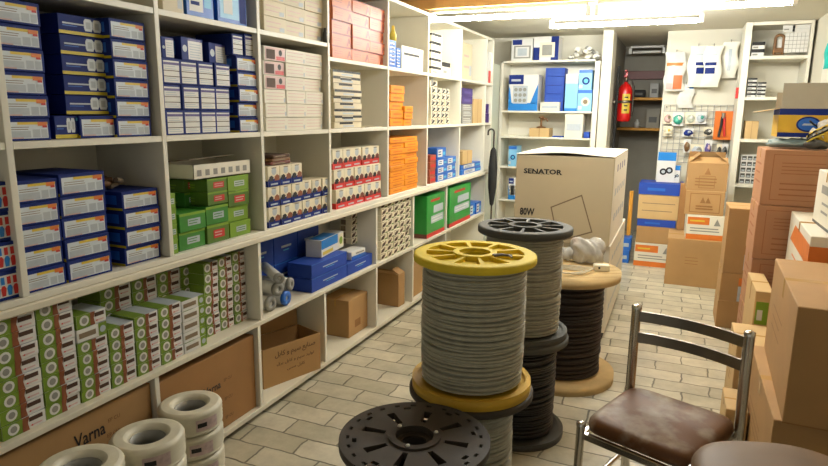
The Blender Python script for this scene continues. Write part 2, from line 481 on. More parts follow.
def salmon_box(w, d, h, v):
    b = Box(w, d, h, 'salmon')
    b.rect('F', 0, .92, 1, 1, 'salmon_dark'); b.rect('F', 0, 0, 1, .05, 'salmon_dark')
    b.pol('F', [(.72, .12), (.80, .12), (.84, .35), (.90, .35), (.93, .12), (.99, .12), (.90, .75), (.82, .75)], 'salmon_dark', 2)
    b.lines('F', .1, .35, .6, .7, 2, 'salmon_dark', 1, .25)
    b.rect('L', .1, .2, .9, .8, 'salmon_dark')
    return b
def cream_black_box(w, d, h, v):
    b = Box(w, d, h, 'box_beige')
    if v % 3 == 0: b.rect('F', 0, .66, .25, 1, 'ink'); b.rect('F', .65, .66, 1, 1, 'ink'); b.rect('F', .25, .50, .65, .86, 'ink')
    elif v % 3 == 1: b.rect('F', .18, .66, .66, 1, 'ink')
    else: b.rect('F', 0, .66, 1, 1, 'ink')
    b.rect('F', .3, .2, .7, .5, 'label_grey', 1); b.rect('F', 0, 0, 1, .06, 'taupe')
    return b
def orange_brick(w, d, h, v):
    b = Box(w, d, h, 'orange', 0.003)
    b.rect('F', 0, .0, 1, .12, 'orange_deep'); b.rect('F', .2, .4, .8, .6, 'orange_deep', 1); b.rect('L', 0, 0, 1, .12, 'orange_deep')
    return b
def speckle_box(w, d, h, v):
    b = Box(w, d, h, 'label_cream')
    b.pol('F', [(.1, .1), (.55, .25), (.9, .7), (.6, .85), (.3, .5)], 'ink', 1); b.disc('F', .3, .78, w*.16, 'grey_mid', 2); b.rect('F', .55, .06, .95, .2, 'taupe', 2)
    b.rect('L', .2, .2, .8, .8, 'grey_mid')
    return b
def speckle_green_box(w, d, h, v):
    b = Box(w, d, h, 'label_cream')
    b.pol('F', [(.05, .1), (.5, .2), (.7, .6), (.4, .75), (.1, .5)], 'ink_brown', 1); b.disc('F', .62, .72, min(w, h)*.22, 'taupe', 2); b.rect('F', .6, .05, .97, .25, 'green_olive', 2)
    b.rect('F', .0, .9, .4, 1, 'taupe', 2); b.rect('L', .1, .1, .5, .9, 'taupe')
    return b
def panel_lamp_box(w, d, h, v):       # small green / white box with a round lamp printed on it
    b = Box(w, d, h, 'label_white')
    o, t = (0, 1) if v == 0 else (.62, 1)
    if v == 0:
        b.rect('F', 0, 0, .46, 1, 'green_panel'); b.disc('F', .25, .52, h*.40, 'label_white', 2); b.disc('F', .25, .52, h*.24, 'grey_mid', 3)
        b.pol('F', [(.44, 0), (.60, 0), (.57, .5), (.62, 1), (.46, 1)], 'brown_print', 2)
        b.rect('F', .60, .55, .92, .86, 'ink_brown', 3); b.rect('F', .62, .2, .9, .3, 'label_pink', 3); b.disc('F', .66, .25, h*.06, 'label_red', 4)
        b.rect('L', 0, 0, 1, 1, 'green_panel')
    else:
        b.rect('F', .06, .3, .62, .7, 'taupe', 2); b.rect('F', .72, 0, 1, 1, 'green_panel'); b.disc('F', .86, .5, h*.26, 'label_grey', 2)
    b.rect('T', 0, 0, .46, 1, 'green_panel'); b.rect('T', .46, 0, 1, 1, 'label_grey')  # white part of the top coloured greyer to mute its brightness
    return b
def bw_box(w, d, h, v):
    b = Box(w, d, h, 'box_white'); b.rect('F', 0, .66, .9, .98, 'ink'); b.rect('F', .1, .2, .5, .4, 'grey_mid'); b.rect('L', 0, .7, 1, .95, 'ink'); return b
def blue_white_box(w, d, h, v):
    b = Box(w, d, h, 'blue'); b.rect('F', .1, .15, .6, .85, 'label_white'); b.rect('F', .65, .3, .92, .6, 'cyan'); b.lines('F', .15, .25, .5, .75, 2, 'navy', 2, .4); return b
def blue_text_box(w, d, h, v):
    b = Box(w, d, h, 'royal', .002); b.rect('F', .3, .52, .72, .60, 'label_grey', 1); b.rect('F', .38, .40, .62, .44, 'cyan', 1); b.rect('F', 0, .96, 1, 1, 'blue', 1); return b

LEFT = PI/2
ROW = ['bottom', 'second up', 'third up', 'fourth up', 'fifth up', 'sixth up', 'seventh up', 'eighth up', 'ninth up', 'tenth up', 'eleventh up']
COL = ['first', 'second', 'third', 'fourth', 'fifth', 'sixth', 'seventh', 'eighth']
def rowname(i, n): return 'topmost' if (i == n-1 and n > 1) else ROW[i]
def colname(i, n):
    if n == 1: return ''
    if n == 2: return ['left column', 'right column'][i]
    if n == 3: return ['left column', 'middle column', 'right column'][i]
    return 'leftmost column' if i == 0 else 'rightmost column' if i == n-1 else COL[i]+' column'
XF = -1.812                            # front line of goods on the left shelves
def pile(style, pxl, pxr, zb, top, cols, rows, depth, name, desc, where, cat, group, var=None, xf=XF, gap=0.0015, skip=(), jit=0.006, y0=None, y1=None):
    """a grid of boxes on a left-hand shelf; pxl..pxr at the shelf, top = (px, py) of its top edge"""
    if y1 is None: y1 = Yat(pxr, xf, zb)
    if y0 is None: y0 = Yat(pxl, xf, zb)
    zt = onx(top[0], top[1], xf).z
    w = (y1-y0)/cols; h = (zt-zb)/rows
    for c in range(cols):
        for r in range(rows):
            if (c, r) in skip: continue
            v = var(c, r) if var else 0
            me = cached(style, w-gap, depth, h-0.0012, v)
            jx = -abs(random.gauss(0, jit))
            parts = [desc, rowname(r, rows) if rows > 1 else '', colname(c, cols), where]
            lab = ', '.join(p for p in parts if p)
            place(me, name, xf-depth/2+jx, y0+w*(c+.5), zb+h*r, LEFT, lab, cat, group)
    return y0, y1, zt
def shelf_box(style, pxl, pxr, zb, top, depth, name, label, cat, var=0, xf=XF, group=None, tilt=0):
    y0, y1 = Yat(pxl, xf, zb), Yat(pxr, xf, zb); zt = onx(top[0], top[1], xf).z
    return place(cached(style, y1-y0, depth, zt-zb, var), name, xf-depth/2, (y0+y1)/2, zb, LEFT+tilt, label, cat, group)

# ================================================================== THE ROOM
XW, XR, ZC = -2.15, 1.02, 2.33
def slab(name, x0, x1, y0, y1, z0, z1, m, kind=True):
    b = MB(); b.box(x0, x1, y0, y1, z0, z1, m); o = b.build(name)
    if kind: struct(o)
    return o
slab('floor', XW-.1, XR+.1, -0.6, 8.5, -.08, 0, 'floor_tiles')
slab('ceiling', XW-.1, XR+.1, 4.66, 8.5, ZC, ZC+.08, 'ceiling_paint')
slab('ceiling.001', XW-.1, XR+.1, -0.6, 4.52, ZC, ZC+.08, 'ceiling_wood')
slab('wall_left', XW-.1, XW, -0.6, 7.1, 0, ZC, 'wall_paint')
slab('wall_right', XR, XR+.1, -0.6, 7.1, 0, ZC, 'wall_paint')
slab('wall_back', XW-.1, -.72, 7.06, 7.16, 0, ZC, 'wall_paint')
slab('wall_back.001', -.20, XR+.1, 6.98, 7.08, 0, ZC, 'wall_paint')
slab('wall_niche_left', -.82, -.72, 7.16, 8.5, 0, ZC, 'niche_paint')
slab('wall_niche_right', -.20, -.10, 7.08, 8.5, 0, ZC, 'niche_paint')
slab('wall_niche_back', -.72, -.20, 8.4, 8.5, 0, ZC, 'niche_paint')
slab('wall_pillar', -.80, -.70, 6.72, 7.06, 0, ZC, 'wall_paint')
slab('trim_1', XW, XR, 4.52, 4.66, 2.262, ZC+.08, 'beam_wood')

# ------------------------------------------------------------------ lamps
def tube_lamp(x0, x1, y, z, label, lit=True, tm='tube'):
    t = thing('tube_lamp', ((x0+x1)/2, y, z), 0, label, 'lamp', 'fluorescent tube lamps under the ceiling')
    L = (x1-x0)/2
    b = MB(); b.tube([(-L+.03, 0, 0), (L-.03, 0, 0)], 0.017, tm if lit else 'tube_off', 12); b.build('tube', t)
    b = MB(); b.box(-L, L, -.02, .02, .046, .070, 'fixture', .004); b.build('batten', t)
    for s in (-1, 1):
        e = MB(); e.box(s*L-.016, s*L+.016, -.018, .018, -.02, .046, 'fixture', .003); e.build('lamp_holder', t)
    return t
tube_lamp(-1.84, -.66, 4.59, 2.191, 'long lit tube lamp under the wooden beam, beside the left shelves')
tube_lamp(-.60, .58, 4.59, 2.191, 'lit tube lamp under the wooden beam, nearer the right wall')
t2 = tube_lamp(-1.07, .075, 5.4, 2.215, 'bright lit tube lamp hanging behind the wooden beam', tm='tube_new')
for sx in (-.45, .45):
    b = MB(); b.tube([(sx, 0, .068), (sx, 0, ZC-2.215)], .006, 'fixture', 6); b.build('hanger_rod', t2)
tube_lamp(-.75, -.10, 3.0, 2.24, 'lit tube lamp under the tan ceiling above the cable reels', tm='tube_new')
tube_lamp(-.63, -.26, 8.0, 2.225, 'short unlit tube lamp deep in the dark niche', False)

# ================================================================== LEFT SHELVING
UP = [.55, 1.196, 1.79, 2.39, 3.0, 3.75, 4.45, 5.22, 5.97, 6.2]
ZTOP = 2.2
us = thing('wall_shelving', (-1.97, 3.4, .92), 0, 'long cream open shelving above the counter along the left wall', 'shelving')
def part(mb, name, root):
    o = mb.build(name, root); o.location = -root.location if root.rotation_euler.z == 0 else o.location; return o
for y in UP:
    b = MB(); b.box(XW, -1.79, y-.011, y+.011, .933, ZTOP, 'laminate', .0015); part(b, 'upright_panel', us)
b = MB(); b.box(XW, -1.79, .54, 6.21, .912, .932, 'laminate', .0015); part(b, 'bottom_board', us)
b = MB(); b.box(XW, -1.79, .54, 6.21, ZTOP, ZTOP+.022, 'laminate', .0015); part(b, 'top_board', us)
b = MB(); b.box(XW, XW+.006, .56, 6.19, .933, ZTOP, 'laminate'); part(b, 'back_panel', us)
for i in range(len(UP)-1):
    zs = [1.40, 1.86 if i < 4 else 1.79]
    for z in zs:
        b = MB(); b.box(XW+.006, -1.792, UP[i]+.011, UP[i+1]-.011, z-.022, z, 'laminate', .0015); part(b, 'shelf_board', us)
ct = MB(); ct.box(XW, -1.778, .54, 6.21, .885, .911, 'laminate_edge', .004)
tag(ct.build('countertop'), 'continuous cream worktop running between upper and lower left shelves', 'worktop')
LO1 = [.55, 2.335, 3.58, 4.2, 4.92, 6.05]
LO0 = [.55, 1.67, 2.31, 2.92, 3.58, 4.2, 4.92, 6.05]
ls = thing('base_shelving', (-1.97, 3.4, 0), 0, 'low cream open shelving under the worktop along the left wall', 'shelving')
for y in LO1:
    b = MB(); b.box(XW, -1.79, y-.011, y+.011, .50, .884, 'laminate', .0015); part(b, 'upright_panel', ls)
for y in LO0:
    b = MB(); b.box(XW, -1.79, y-.011, y+.011, .06, .476, 'laminate', .0015); part(b, 'upright_panel', ls)
b = MB(); b.box(XW, -1.786, .54, 6.06, .477, .499, 'laminate_edge', .0015); part(b, 'shelf_board', ls)
b = MB(); b.box(XW, -1.786, .54, 6.06, .034, .059, 'laminate_edge', .0015); part(b, 'bottom_board', ls)
b = MB(); b.box(XW, -1.83, .56, 6.04, 0, .034, 'dark'); part(b, 'plinth', ls)
b = MB(); b.box(XW, XW+.006, .56, 6.04, .06, .884, 'laminate'); part(b, 'back_panel', ls)

# ---- goods, upper shelves
ZM, ZT0, ZT1, ZK, ZL1, ZL0 = 1.4005, 1.8605, 1.7905, .9325, .4995, .0595
G = 'navy lamp boxes on the left shelves'
pile(lamp_carton_end, 5, 53, ZM, (30, 2), 1, 6, .24, 'lamp_box', 'navy box with white printed end', 'pile at the left edge, eye-level shelf', 'box', G)
# sideways boxes in the middle of the bay
yL, yR = Yat(66, -1.85, ZM+.1), Yat(114, -1.85, ZM+.1)
zt = onx(100, 19, -1.85).z; z0 = ZM+.078; h = (zt-z0)/5
y0b, y1b = Yat(81, -1.83, ZM), Yat(117, -1.83, ZM)
place(cached(lamp_carton_end, y1b-y0b, .2, .074), 'lamp_box', -1.83-.1, (y0b+y1b)/2, ZM, LEFT, 'navy box with white end lying under five sideways navy boxes', 'box', G)
ya, yb = Yat(56, -1.84, ZM), Yat(79.5, -1.84, ZM)
place(cached(lamp_carton_side, yb-ya, .2, .074), 'lamp_box', -1.84-.1, (ya+yb)/2, ZM, LEFT, 'short navy box with yellow stripe lying left under the sideways boxes', 'box', G)
for r in range(5):
    place(cached(lamp_carton_side, yR-yL, .12, h-.0015), 'lamp_box', -1.85-.06, (yL+yR)/2, z0+h*r, LEFT, 'navy box lying sideways, two bulbs and yellow stripe showing, '+rowname(r, 5)+' of five', 'box', G)
pile(lamp_carton_end, 118.5, 153, ZM, (127, 20), 1, 6, .22, 'lamp_box', 'navy box with white printed end', 'pile right of the sideways navy boxes', 'box', G)
yq0, yq1 = Yat(42, -1.99, 1.72), Yat(64, -1.99, 1.72)
for r in range(4):
    place(cached(lamp_carton_side, .13, .11, .1), 'lamp_box', -2.03, 1.37, ZM+.101*r, LEFT, 'navy box standing in the shadow behind the sideways boxes, '+rowname(r, 4), 'box', G)
# counter level, first bay
pile(lamp_carton_end, 26, 68, ZK, (40, 179), 1, 5, .24, 'lamp_box', 'navy box with white printed end', 'first pile on counter shelf beside left post', 'box', G)
pile(lamp_carton_end, 69, 113, ZK, (86, 172), 1, 5, .24, 'lamp_box', 'navy box with white printed end', 'second pile on counter shelf', 'box', G)
pile(lamp_carton_end, 128, 163.5, ZK, (138, 190), 1, 4, .26, 'lamp_box', 'navy box with white printed end', 'low pile beside the green boxes\' bay', 'box', G)
pile(red_blue_pack, -6, 23.5, ZK, (8, 181), 1, 4, .24, 'bulb_pack', 'navy pack with red and blue bulbs printed', 'left of the first upright panel', 'box', 'red and blue bulb packs left of the first post', xf=-1.806)
shelf = cached(lamp_carton_side, .22, .1, .26)
place(shelf, 'lamp_box', -2.08, 1.56, ZK, LEFT, 'large dark navy carton standing at the back behind the counter-shelf piles', 'box')
def parts_tangle():
    t = thing('cloth_bundle', (-1.93, 1.62, onx(138, 190, XF).z+.001), 0, 'small dark bundle of packing paper on top of the low navy pile', 'bundle')
    b = MB()
    for k in range(5):
        a = k*1.3
        b.tube([(.03*math.cos(a+i)*(1+i*.2), .05*math.sin(a*2+i), .012+.006*i) for i in range(5)], .010, ['taupe', 'brown'][k % 2], 6)
    b.build('paper', t)
parts_tangle()

# bay 1
G = 'narrow navy boxes with white labels'
pile(tall_label_box, 166.5, 233, ZM, (200, 61), 4, 3, .2, 'label_box', 'narrow navy box with ruled white label', 'second shelf bay', 'box', G)
zt = onx(200, 61, XF).z+.002
for pxl, pxr, py, tl, lab in ((163, 176, 36, 0, 'navy box with white label standing at left on the narrow boxes'), (180, 205, 36, .1, 'turned navy box with white label, left of two on the narrow boxes'), (207, 232, 42, .12, 'turned navy box with white label, right of two on the narrow boxes')):
    y0, y1 = Yat(pxl, -1.85, zt), Yat(pxr, -1.85, zt); hh = onx(pxl, py, -1.85).z-zt
    place(cached(big_blue_box, y1-y0-.004, .14, hh), 'label_box', -1.85-.075, (y0+y1)/2, zt, LEFT+tl, lab, 'box', G)
_, _, zt = pile(lamp_carton_end, 240.5, 261, ZM, (245, 56), 1, 5, .25, 'lamp_box', 'navy box with white end and yellow stripe', 'beside the narrow label boxes', 'box', G, xf=-1.80)
for k, (pxl, pxr) in enumerate(((232, 243), (244.5, 256))):
    y0, y1 = Yat(pxl, -1.82, zt+.03), Yat(pxr, -1.82, zt+.03); hh = onx(pxl, 33, -1.82).z-zt-.002
    place(cached(tall_label_box, y1-y0, .2, hh), 'label_box', -1.82-.1, (y0+y1)/2, zt+.001, LEFT, 'upright navy box with white label on the striped pile, %s one' % ['left', 'right'][k], 'box', G)
# top level bay 1
shelf_box(beige_box, 163, 184, ZT0, (170, -30), .2, 'parts_box', 'pale box at the left on the top shelf above the narrow boxes', 'box')
shelf_box(blue_white_box, 187, 214, ZT0, (195, -20), .2, 'parts_box', 'blue and white patterned box on the top shelf above the narrow boxes', 'box')
def aqua(w, d, h, v):
    b = Box(w, d, h, 'blue'); b.rect('F', .08, .1, .72, .95, 'blue_sky'); b.rect('F', .2, .2, .5, .6, 'label_white', 2); b.rect('F', .75, .05, .97, .9, 'navy', 2); return b
shelf_box(aqua, 218, 247, ZT0, (225, -25), .2, 'parts_box', 'light blue box with navy edge on the top shelf', 'box')
shelf_box(beige_box, -10, 60, ZT0, (30, -70), .2, 'parts_box', 'wide pale box on the top shelf at the left edge', 'box') if False else None

# green boxes bay 1 counter level
G = 'green boxes on the counter shelf'
pile(green_box, 181.5, 207.5, ZK, (182, 214), 1, 2, .2, 'green_box', 'bright green box with pale lettering', 'front left of the green boxes', 'box', G, var=lambda c, r: 0)
pile(green_box, 208, 230, ZK, (208, 207), 1, 2, .2, 'green_box', 'green box with lettering', 'centre pair in front', 'box', G, var=lambda c, r: [1, 3][r], xf=-1.815)
_, _, z2 = pile(green_box, 230.5, 251, ZK, (231, 176), 1, 4, .22, 'green_box', 'yellowish green box', 'right-hand pile of green boxes', 'box', G, var=lambda c, r: [2, 5, 4, 2][r], xf=-1.82)
yy0, yy1 = Yat(192, -1.94, 1.2), Yat(229, -1.94, 1.2); zb = onx(208, 207, -1.815).z+.001; zz = onx(195, 176, -1.90).z
for r in range(2):
    hh = (z2-zb)/2
    y0, y1 = Yat(208.5, -1.82, zb+.05), Yat(229.5, -1.82, zb+.05)
    place(cached(green_box, y1-y0, .2, hh-.001, 4-3*r), 'green_box', -1.825-.1, (y0+y1)/2, zb+hh*r, LEFT, 'green box stacked on the centre pair, %s of two' % ['lower', 'upper'][r], 'box', G)
zb3 = onx(182, 214, -1.812).z+.001
for r in range(2):
    hh = (z2-zb3)/2
    place(cached(green_box, .085, .14, hh-.001, 1 if r else 3), 'green_box', -1.99, Yat(208, -1.9, zb3)-.075, zb3+hh*r, LEFT, 'dark green box set back under the white tray, %s of two' % ['lower', 'upper'][r], 'box', G)
for r in range(4):
    place(cached(green_box, .035, .2, .06, 2), 'green_box', -1.812-.1, 1.829, ZK+.061*r, LEFT, 'slim olive box squeezed against the left panel, '+rowname(r, 4), 'box', G)
t = thing('tray_box', (-1.92, (Yat(194, -1.82, z2)+Yat(250.5, -1.82, z2))/2, z2+.002), LEFT, 'open white tray box with lifted lid on top of the green boxes', 'box')
w = Yat(250.5, -1.82, z2)-Yat(194, -1.82, z2)
b = MB(); b.box(-w/2, w/2, -.1, .1, 0, .004, 'box_white')
for a in ((-w/2, w/2, -.1, -.097), (-w/2, w/2, .097, .1), (-w/2, -w/2+.003, -.1, .1), (w/2-.003, w/2, -.1, .1)): b.box(*a, 0, .062, 'box_white')
for k in range(7): b.box(-w/2+.02+k*w/7.5, -w/2+.045+k*w/7.5, -.1012, -.1006, .015, .04, 'grey_mid')
b.build('tray', t)
b = MB(); b.add([(-w/2, .1, .064), (w/2, .1, .064), (w/2*.7, -.05, .085), (-w/2, -.08, .082), (-w/2, .1, .067), (w/2, .1, .067), (w/2*.7, -.05, .088), (-w/2, -.08, .085)], [(0, 1, 2, 3), (7, 6, 5, 4), (0, 4, 5, 1), (1, 5, 6, 2), (2, 6, 7, 3), (3, 7, 4, 0)], 'taupe'); b.build('lid', t)

# bay 2
G = 'white boxes in the third shelf bay'
pile(white_lined_box, 266.5, 324, ZM, (300, 51), 3, 6, .24, 'white_box', 'white box with faint red rules', 'third shelf bay', 'box', G, var=lambda c, r: 1 if (c == 0 and r in (3, 4)) or (r == 5 and c == 0) else 0)
pile(beige_box, 264.5, 324, ZT0, (300, -22), 3, 4, .22, 'beige_box', 'pale beige box', 'top shelf over white boxes', 'box', 'beige boxes on the top shelf')
for k, px in enumerate((325.2, 327.8)):
    b = MB(); b.lathe([(0, 0), (.012, 0), (.012, .05), (.008, .058), (.008, .075), (0, .075)], ['dark_grey', 'grey_mid'][k], 12)
    place(b.mesh('spray_bottle'), 'small_bottle', -1.80, Yat(px, -1.80, ZT0), ZT0, 0, 'small %s bottle on the top shelf edge beside the beige boxes' % ['dark', 'grey'][k], 'bottle')
G = 'blue-footed bulb boxes'
y0, y1, z1 = pile(bulb_box_blue, 270, 332, ZK, (270, 208), 6, 1, .1, 'bulb_box', 'cream bulb box, blue foot', 'bottom row beside the green boxes', 'box', G, xf=-1.805)
zA = z1+.001
hrow = z1-ZK
def brow(style, y0, y1, n, z, h, skip, desc, where, cat, group, xf):
    w = (y1-y0)/6 if style is bulb_box_blue else (y1-y0)/n
    for c in range(n):
        if c in skip: continue
        me = cached(style, w-.002, .1, h-.002)
        place(me, 'bulb_box', xf-.05-abs(random.gauss(0, .004)), y0+w*(c+.5), z, LEFT, desc+', '+colname(c, n)+', '+where, cat, group)
brow(bulb_box_blue, y0, y1, 6, zA, hrow, (), 'cream bulb box, blue foot', 'middle row beside green boxes', 'box', G, -1.805)
brow(bulb_box_blue, y0, y1, 3, zA+hrow, hrow, (), 'cream bulb box, blue foot', 'top row of three', 'box', G, -1.805)
for k in range(3):
    b = Box(.17, .16, .016, ['maroon', 'brown', 'ink_brown'][k], .004); b.rect('F', .1, .3, .7, .7, 'taupe')
    place(b.mesh('flat_pack'), 'flat_pack', -1.9, y0+.13, zA+2*hrow+.001+.0165*k, LEFT+.06*k, 'flat brown packet on the blue-footed bulb boxes, '+rowname(k, 3), 'packet', 'flat packets on the bulb boxes')

# bay 3
pile(salmon_box, 333.5, 386, ZT1, (370, 5), 3, 5, .24, 'orange_box', 'salmon orange box', 'top shelf', 'box', 'salmon boxes on the top shelf')
G = 'cream and black boxes'
pile(cream_black_box, 335, 362, ZM, (350, 71), 1, 9, .22, 'parts_box', 'flat cream box with black marks', 'tall pile', 'box', G, var=lambda c, r: (r*2+1) % 3)
shelf_box(cream_black_box, 362.8, 373, ZM, (365, 127), .1, 'parts_box', 'low cream box lying right of the tall cream pile', 'box', 1, -1.80, G)
shelf_box(cream_black_box, 373.5, 382, ZM, (376, 126), .1, 'parts_box', 'last small cream box on the cream and black shelf', 'box', 2, -1.80, G)
y0, y1 = Yat(336.5, XF, ZK), Yat(382, XF, ZK); hr = (onx(336.5, 150, XF).z-ZK)/3
for r in range(3):
    brow(bulb_box_red, y0, y1, 5, ZK+r*hr+.0005, hr, (), 'cream bulb box, red foot', ['bottom row', 'middle row', 'top row'][r]+' of red boxes', 'box', 'red-footed bulb boxes', XF-.01*r)

# bay 4
def tall_blue(w, d, h, v):
    b = Box(w, d, h, 'blue'); b.lines('F', .05, .05, .95, .95, 6, 'label_white', 1, .4, 0.3); b.lines('F', .3, .1, .8, .9, 6, 'navy', 2, .25, 0.3); return b
shelf_box(tall_blue, 389.5, 396, ZT1, (392, 40), .14, 'blue_box', 'tall blue and white packet left of a white tray', 'box', 0, -1.80)
shelf_box(tall_blue, 396.5, 400.5, ZT1, (398, 48), .12, 'blue_box', 'slim blue and white packet touching the white tray', 'box', 0, -1.81)
b = MB(); b.lathe([(0, 0), (.022, 0), (.024, .05), (.012, .08), (.009, .11), (0, .112)], 'label_yellow', 12)
place(b.mesh('glue_bottle'), 'glue_bottle', -1.86, Yat(393, -1.86, 1.98), onx(392, 40, -1.80).z+.001, 0, 'small yellow bottle standing on the tall blue packet', 'bottle')
def tray_w(w, d, h, v):
    b = Box(w, d, h, 'box_white'); b.rect('F', .1, .62, .8, .72, 'ink'); return b
shelf_box(tray_w, 401.5, 423, ZT1, (410, 47), .2, 'white_box', 'white box with one black dash beside the blue packets', 'box')
G = 'orange packs'
pile(orange_brick, 391, 404.5, ZM, (395, 85), 1, 5, .18, 'orange_pack', 'tall-piled orange pack', 'left pile above orange bricks', 'pack', G)
pile(orange_brick, 405, 413, ZM, (408, 106), 1, 3, .12, 'orange_pack', 'rounded orange pack', 'short pile above orange bricks', 'pack', G, xf=-1.80)
pile(orange_brick, 390.5, 418, ZK, (404, 137), 2, 10, .2, 'orange_pack', 'flat orange brick pack', 'counter shelf', 'pack', G)

# bay 5
G = 'black and white boxes'
pile(bw_box, 431.5, 442, ZT1, (435, 33), 1, 5, .15, 'parts_box', 'white box with black band', 'top shelf beyond the lamp beam', 'box', G)
pile(bw_box, 442.5, 451, ZT1, (446, 62), 1, 1, .12, 'parts_box', 'single white black-marked box right of the black-banded pile', '', 'box', G)
G = 'speckled lamp boxes'
pile(speckle_box, 431, 449.5, ZM, (440, 88), 4, 6, .12, 'lamp_box', 'tiny speckled black-white lamp box', 'far bay', 'box', G)
pile(speckle_box, 431, 438.5, onx(440, 88, XF).z+.001, (433, 80), 1, 1, .1, 'lamp_box', 'grey speckled box lying on top of the speckled lamp boxes', '', 'box', G)
G = 'blue packets in the far bays'
pile(blue_white_box, 437, 456.5, ZK, (445, 158), 2, 3, .16, 'blue_packet', 'blue and white packet', 'counter shelf beyond orange bricks', 'packet', G)
pile(blue_white_box, 438, 447, onx(445, 158, XF).z+.002, (441, 148), 1, 1, .12, 'blue_packet', 'tilted blue packet topping the blue and white packets', '', 'packet', G)
def red_small(w, d, h, v):
    b = Box(w, d, h, 'salmon_dark'); b.rect('F', .1, .3, .9, .7, 'label_red'); return b
pile(red_small, 430.5, 436.2, ZK, (433, 155), 1, 4, .12, 'red_packet', 'small red packet', 'left of blue and white packets', 'packet', 'red packets beside the blue ones')
# bay 6
shelf_box(beige_box, 462.5, 471.5, ZT1, (466, 43), .14, 'brown_box', 'brown and white carton on the top shelf of the sixth bay', 'box')
def grey_small(w, d, h, v):
    b = Box(w, d, h, 'grey_mid'); b.lines('F', .1, .1, .9, .9, 3, 'label_white', 1, .3); return b
pile(grey_small, 462, 472, ZM, (466, 104), 1, 3, .12, 'grey_packet', 'grey packet', 'under the purple packets, sixth bay', 'packet', 'grey packets in the sixth bay')
def purple_small(w, d, h, v):
    b = Box(w, d, h, 'purple'); b.rect('F', .2, .3, .8, .6, 'label_purple'); return b
zq = onx(466, 104, XF).z+.001
pile(purple_small, 462, 472.5, zq, (466, 88), 1, 2, .12, 'purple_packet', 'purple packet', 'on the grey packets', 'packet', 'purple packets in the sixth bay')
def kraft_small(w, d, h, v):
    b = Box(w, d, h, 'carton_tan'); b.rect('F', .48, 0, .52, 1, 'carton'); return b
shelf_box(kraft_small, 473, 481.5, ZM, (478, 99), .2, 'brown_box', 'upright tan carton beside the purple packets', 'box')
pile(blue_white_box, 462, 483, ZK, (472, 163), 1, 2, .2, 'blue_packet', 'flat wide bright blue box', 'under a small brown carton', 'packet', G)
shelf_box(kraft_small, 462.5, 472, onx(472, 163, XF).z+.002, (466, 151), .14, 'brown_box', 'small brown carton on the flat bright blue boxes', 'box')
# bay 7
def redwhite(w, d, h, v):
    b = Box(w, d, h, 'label_white'); b.rect('F', 0, 0, 1, .4, 'label_red'); return b
shelf_box(redwhite, 488, 490.8, ZT1, (490, 52), .16, 'red_white_pack', 'red and white pack in the narrow last bay', 'pack')
pile(purple_small, 488, 490.0, ZM, (490, 104), 1, 2, .16, 'purple_packet', 'dark purple packet', 'narrow last bay', 'packet', 'purple packets in the last bay')

# ---- goods under the worktop
G = 'green and white panel lamp boxes under the worktop'
cols = [(3, 47, (10, 318), 8, 0), (49.3, 82.5, (45, 303), 8, 0), (84, 112.5, (84, 342), 5, 0), (114, 138, (113, 328), 5, 0), (138.8, 161.8, (140, 316), 5, 0), (163, 184.5, (164, 307), 5, 0), (186.5, 207, (187, 300), 5, 1)]
yprev = []
for i, (a, bb, tp, n, v) in enumerate(cols):
    yy = pile(panel_lamp_box, a, bb, ZL1, tp, 1, n, .12, 'panel_lamp_box', 'green-white lamp box' if v == 0 else 'white-faced green lamp box', COL[i]+' front pile, lowest goods shelf', 'box', G, var=lambda c, r, v=v: v, jit=.003, y0=yprev[-1][1]+.003 if yprev else None)
    yprev.append(yy)
# the loose tilted box above the third pile and one on it
yy = yprev[2]
me = cached(panel_lamp_box, yy[1]-yy[0]-.003, .12, .046, 1); me0 = cached(panel_lamp_box, yy[1]-yy[0]-.003, .12, .046, 0)
o = place(me, 'panel_lamp_box', XF-.06, (yy[0]+yy[1])/2, yy[2]+.001, LEFT, 'turned white-faced lamp box lying on the third front pile', 'box', G)
o = place(me0, 'panel_lamp_box', XF-.062, (yy[0]+yy[1])/2+.004, yy[2]+.049, LEFT, 'green-white lamp box topping the turned white-faced box', 'box', G)
yr = None
for i, (a, bb, tp, n) in enumerate(((106, 136.5, (115, 286), 7), (137, 161, (140, 279), 7), (159.7, 184, (165, 272), 7), (182.5, 206, (188, 266), 7))):
    yr = pile(panel_lamp_box, a+1, bb+.3, ZL1, tp, 1, n, .12, 'panel_lamp_box', 'green-white lamp box', COL[i]+' rear pile behind front piles', 'box', G, xf=XF-.135, jit=.003, y0=yr)[1]+.003
yr = None
for i, (a, bb, tp, n) in enumerate(((209.5, 225.5, (210, 262), 7), (226.2, 240.5, (227, 256), 7), (241.3, 253.5, (243, 250), 7))):
    yr = pile(panel_lamp_box, a, bb, ZL1, tp, 1, n, .12, 'panel_lamp_box', 'green-white lamp box', COL[i]+' set-back pile near the white tubes', 'box', G, xf=XF-.05, jit=.003, y0=2.035+.096*i, y1=2.128+.096*i)[1]+.003

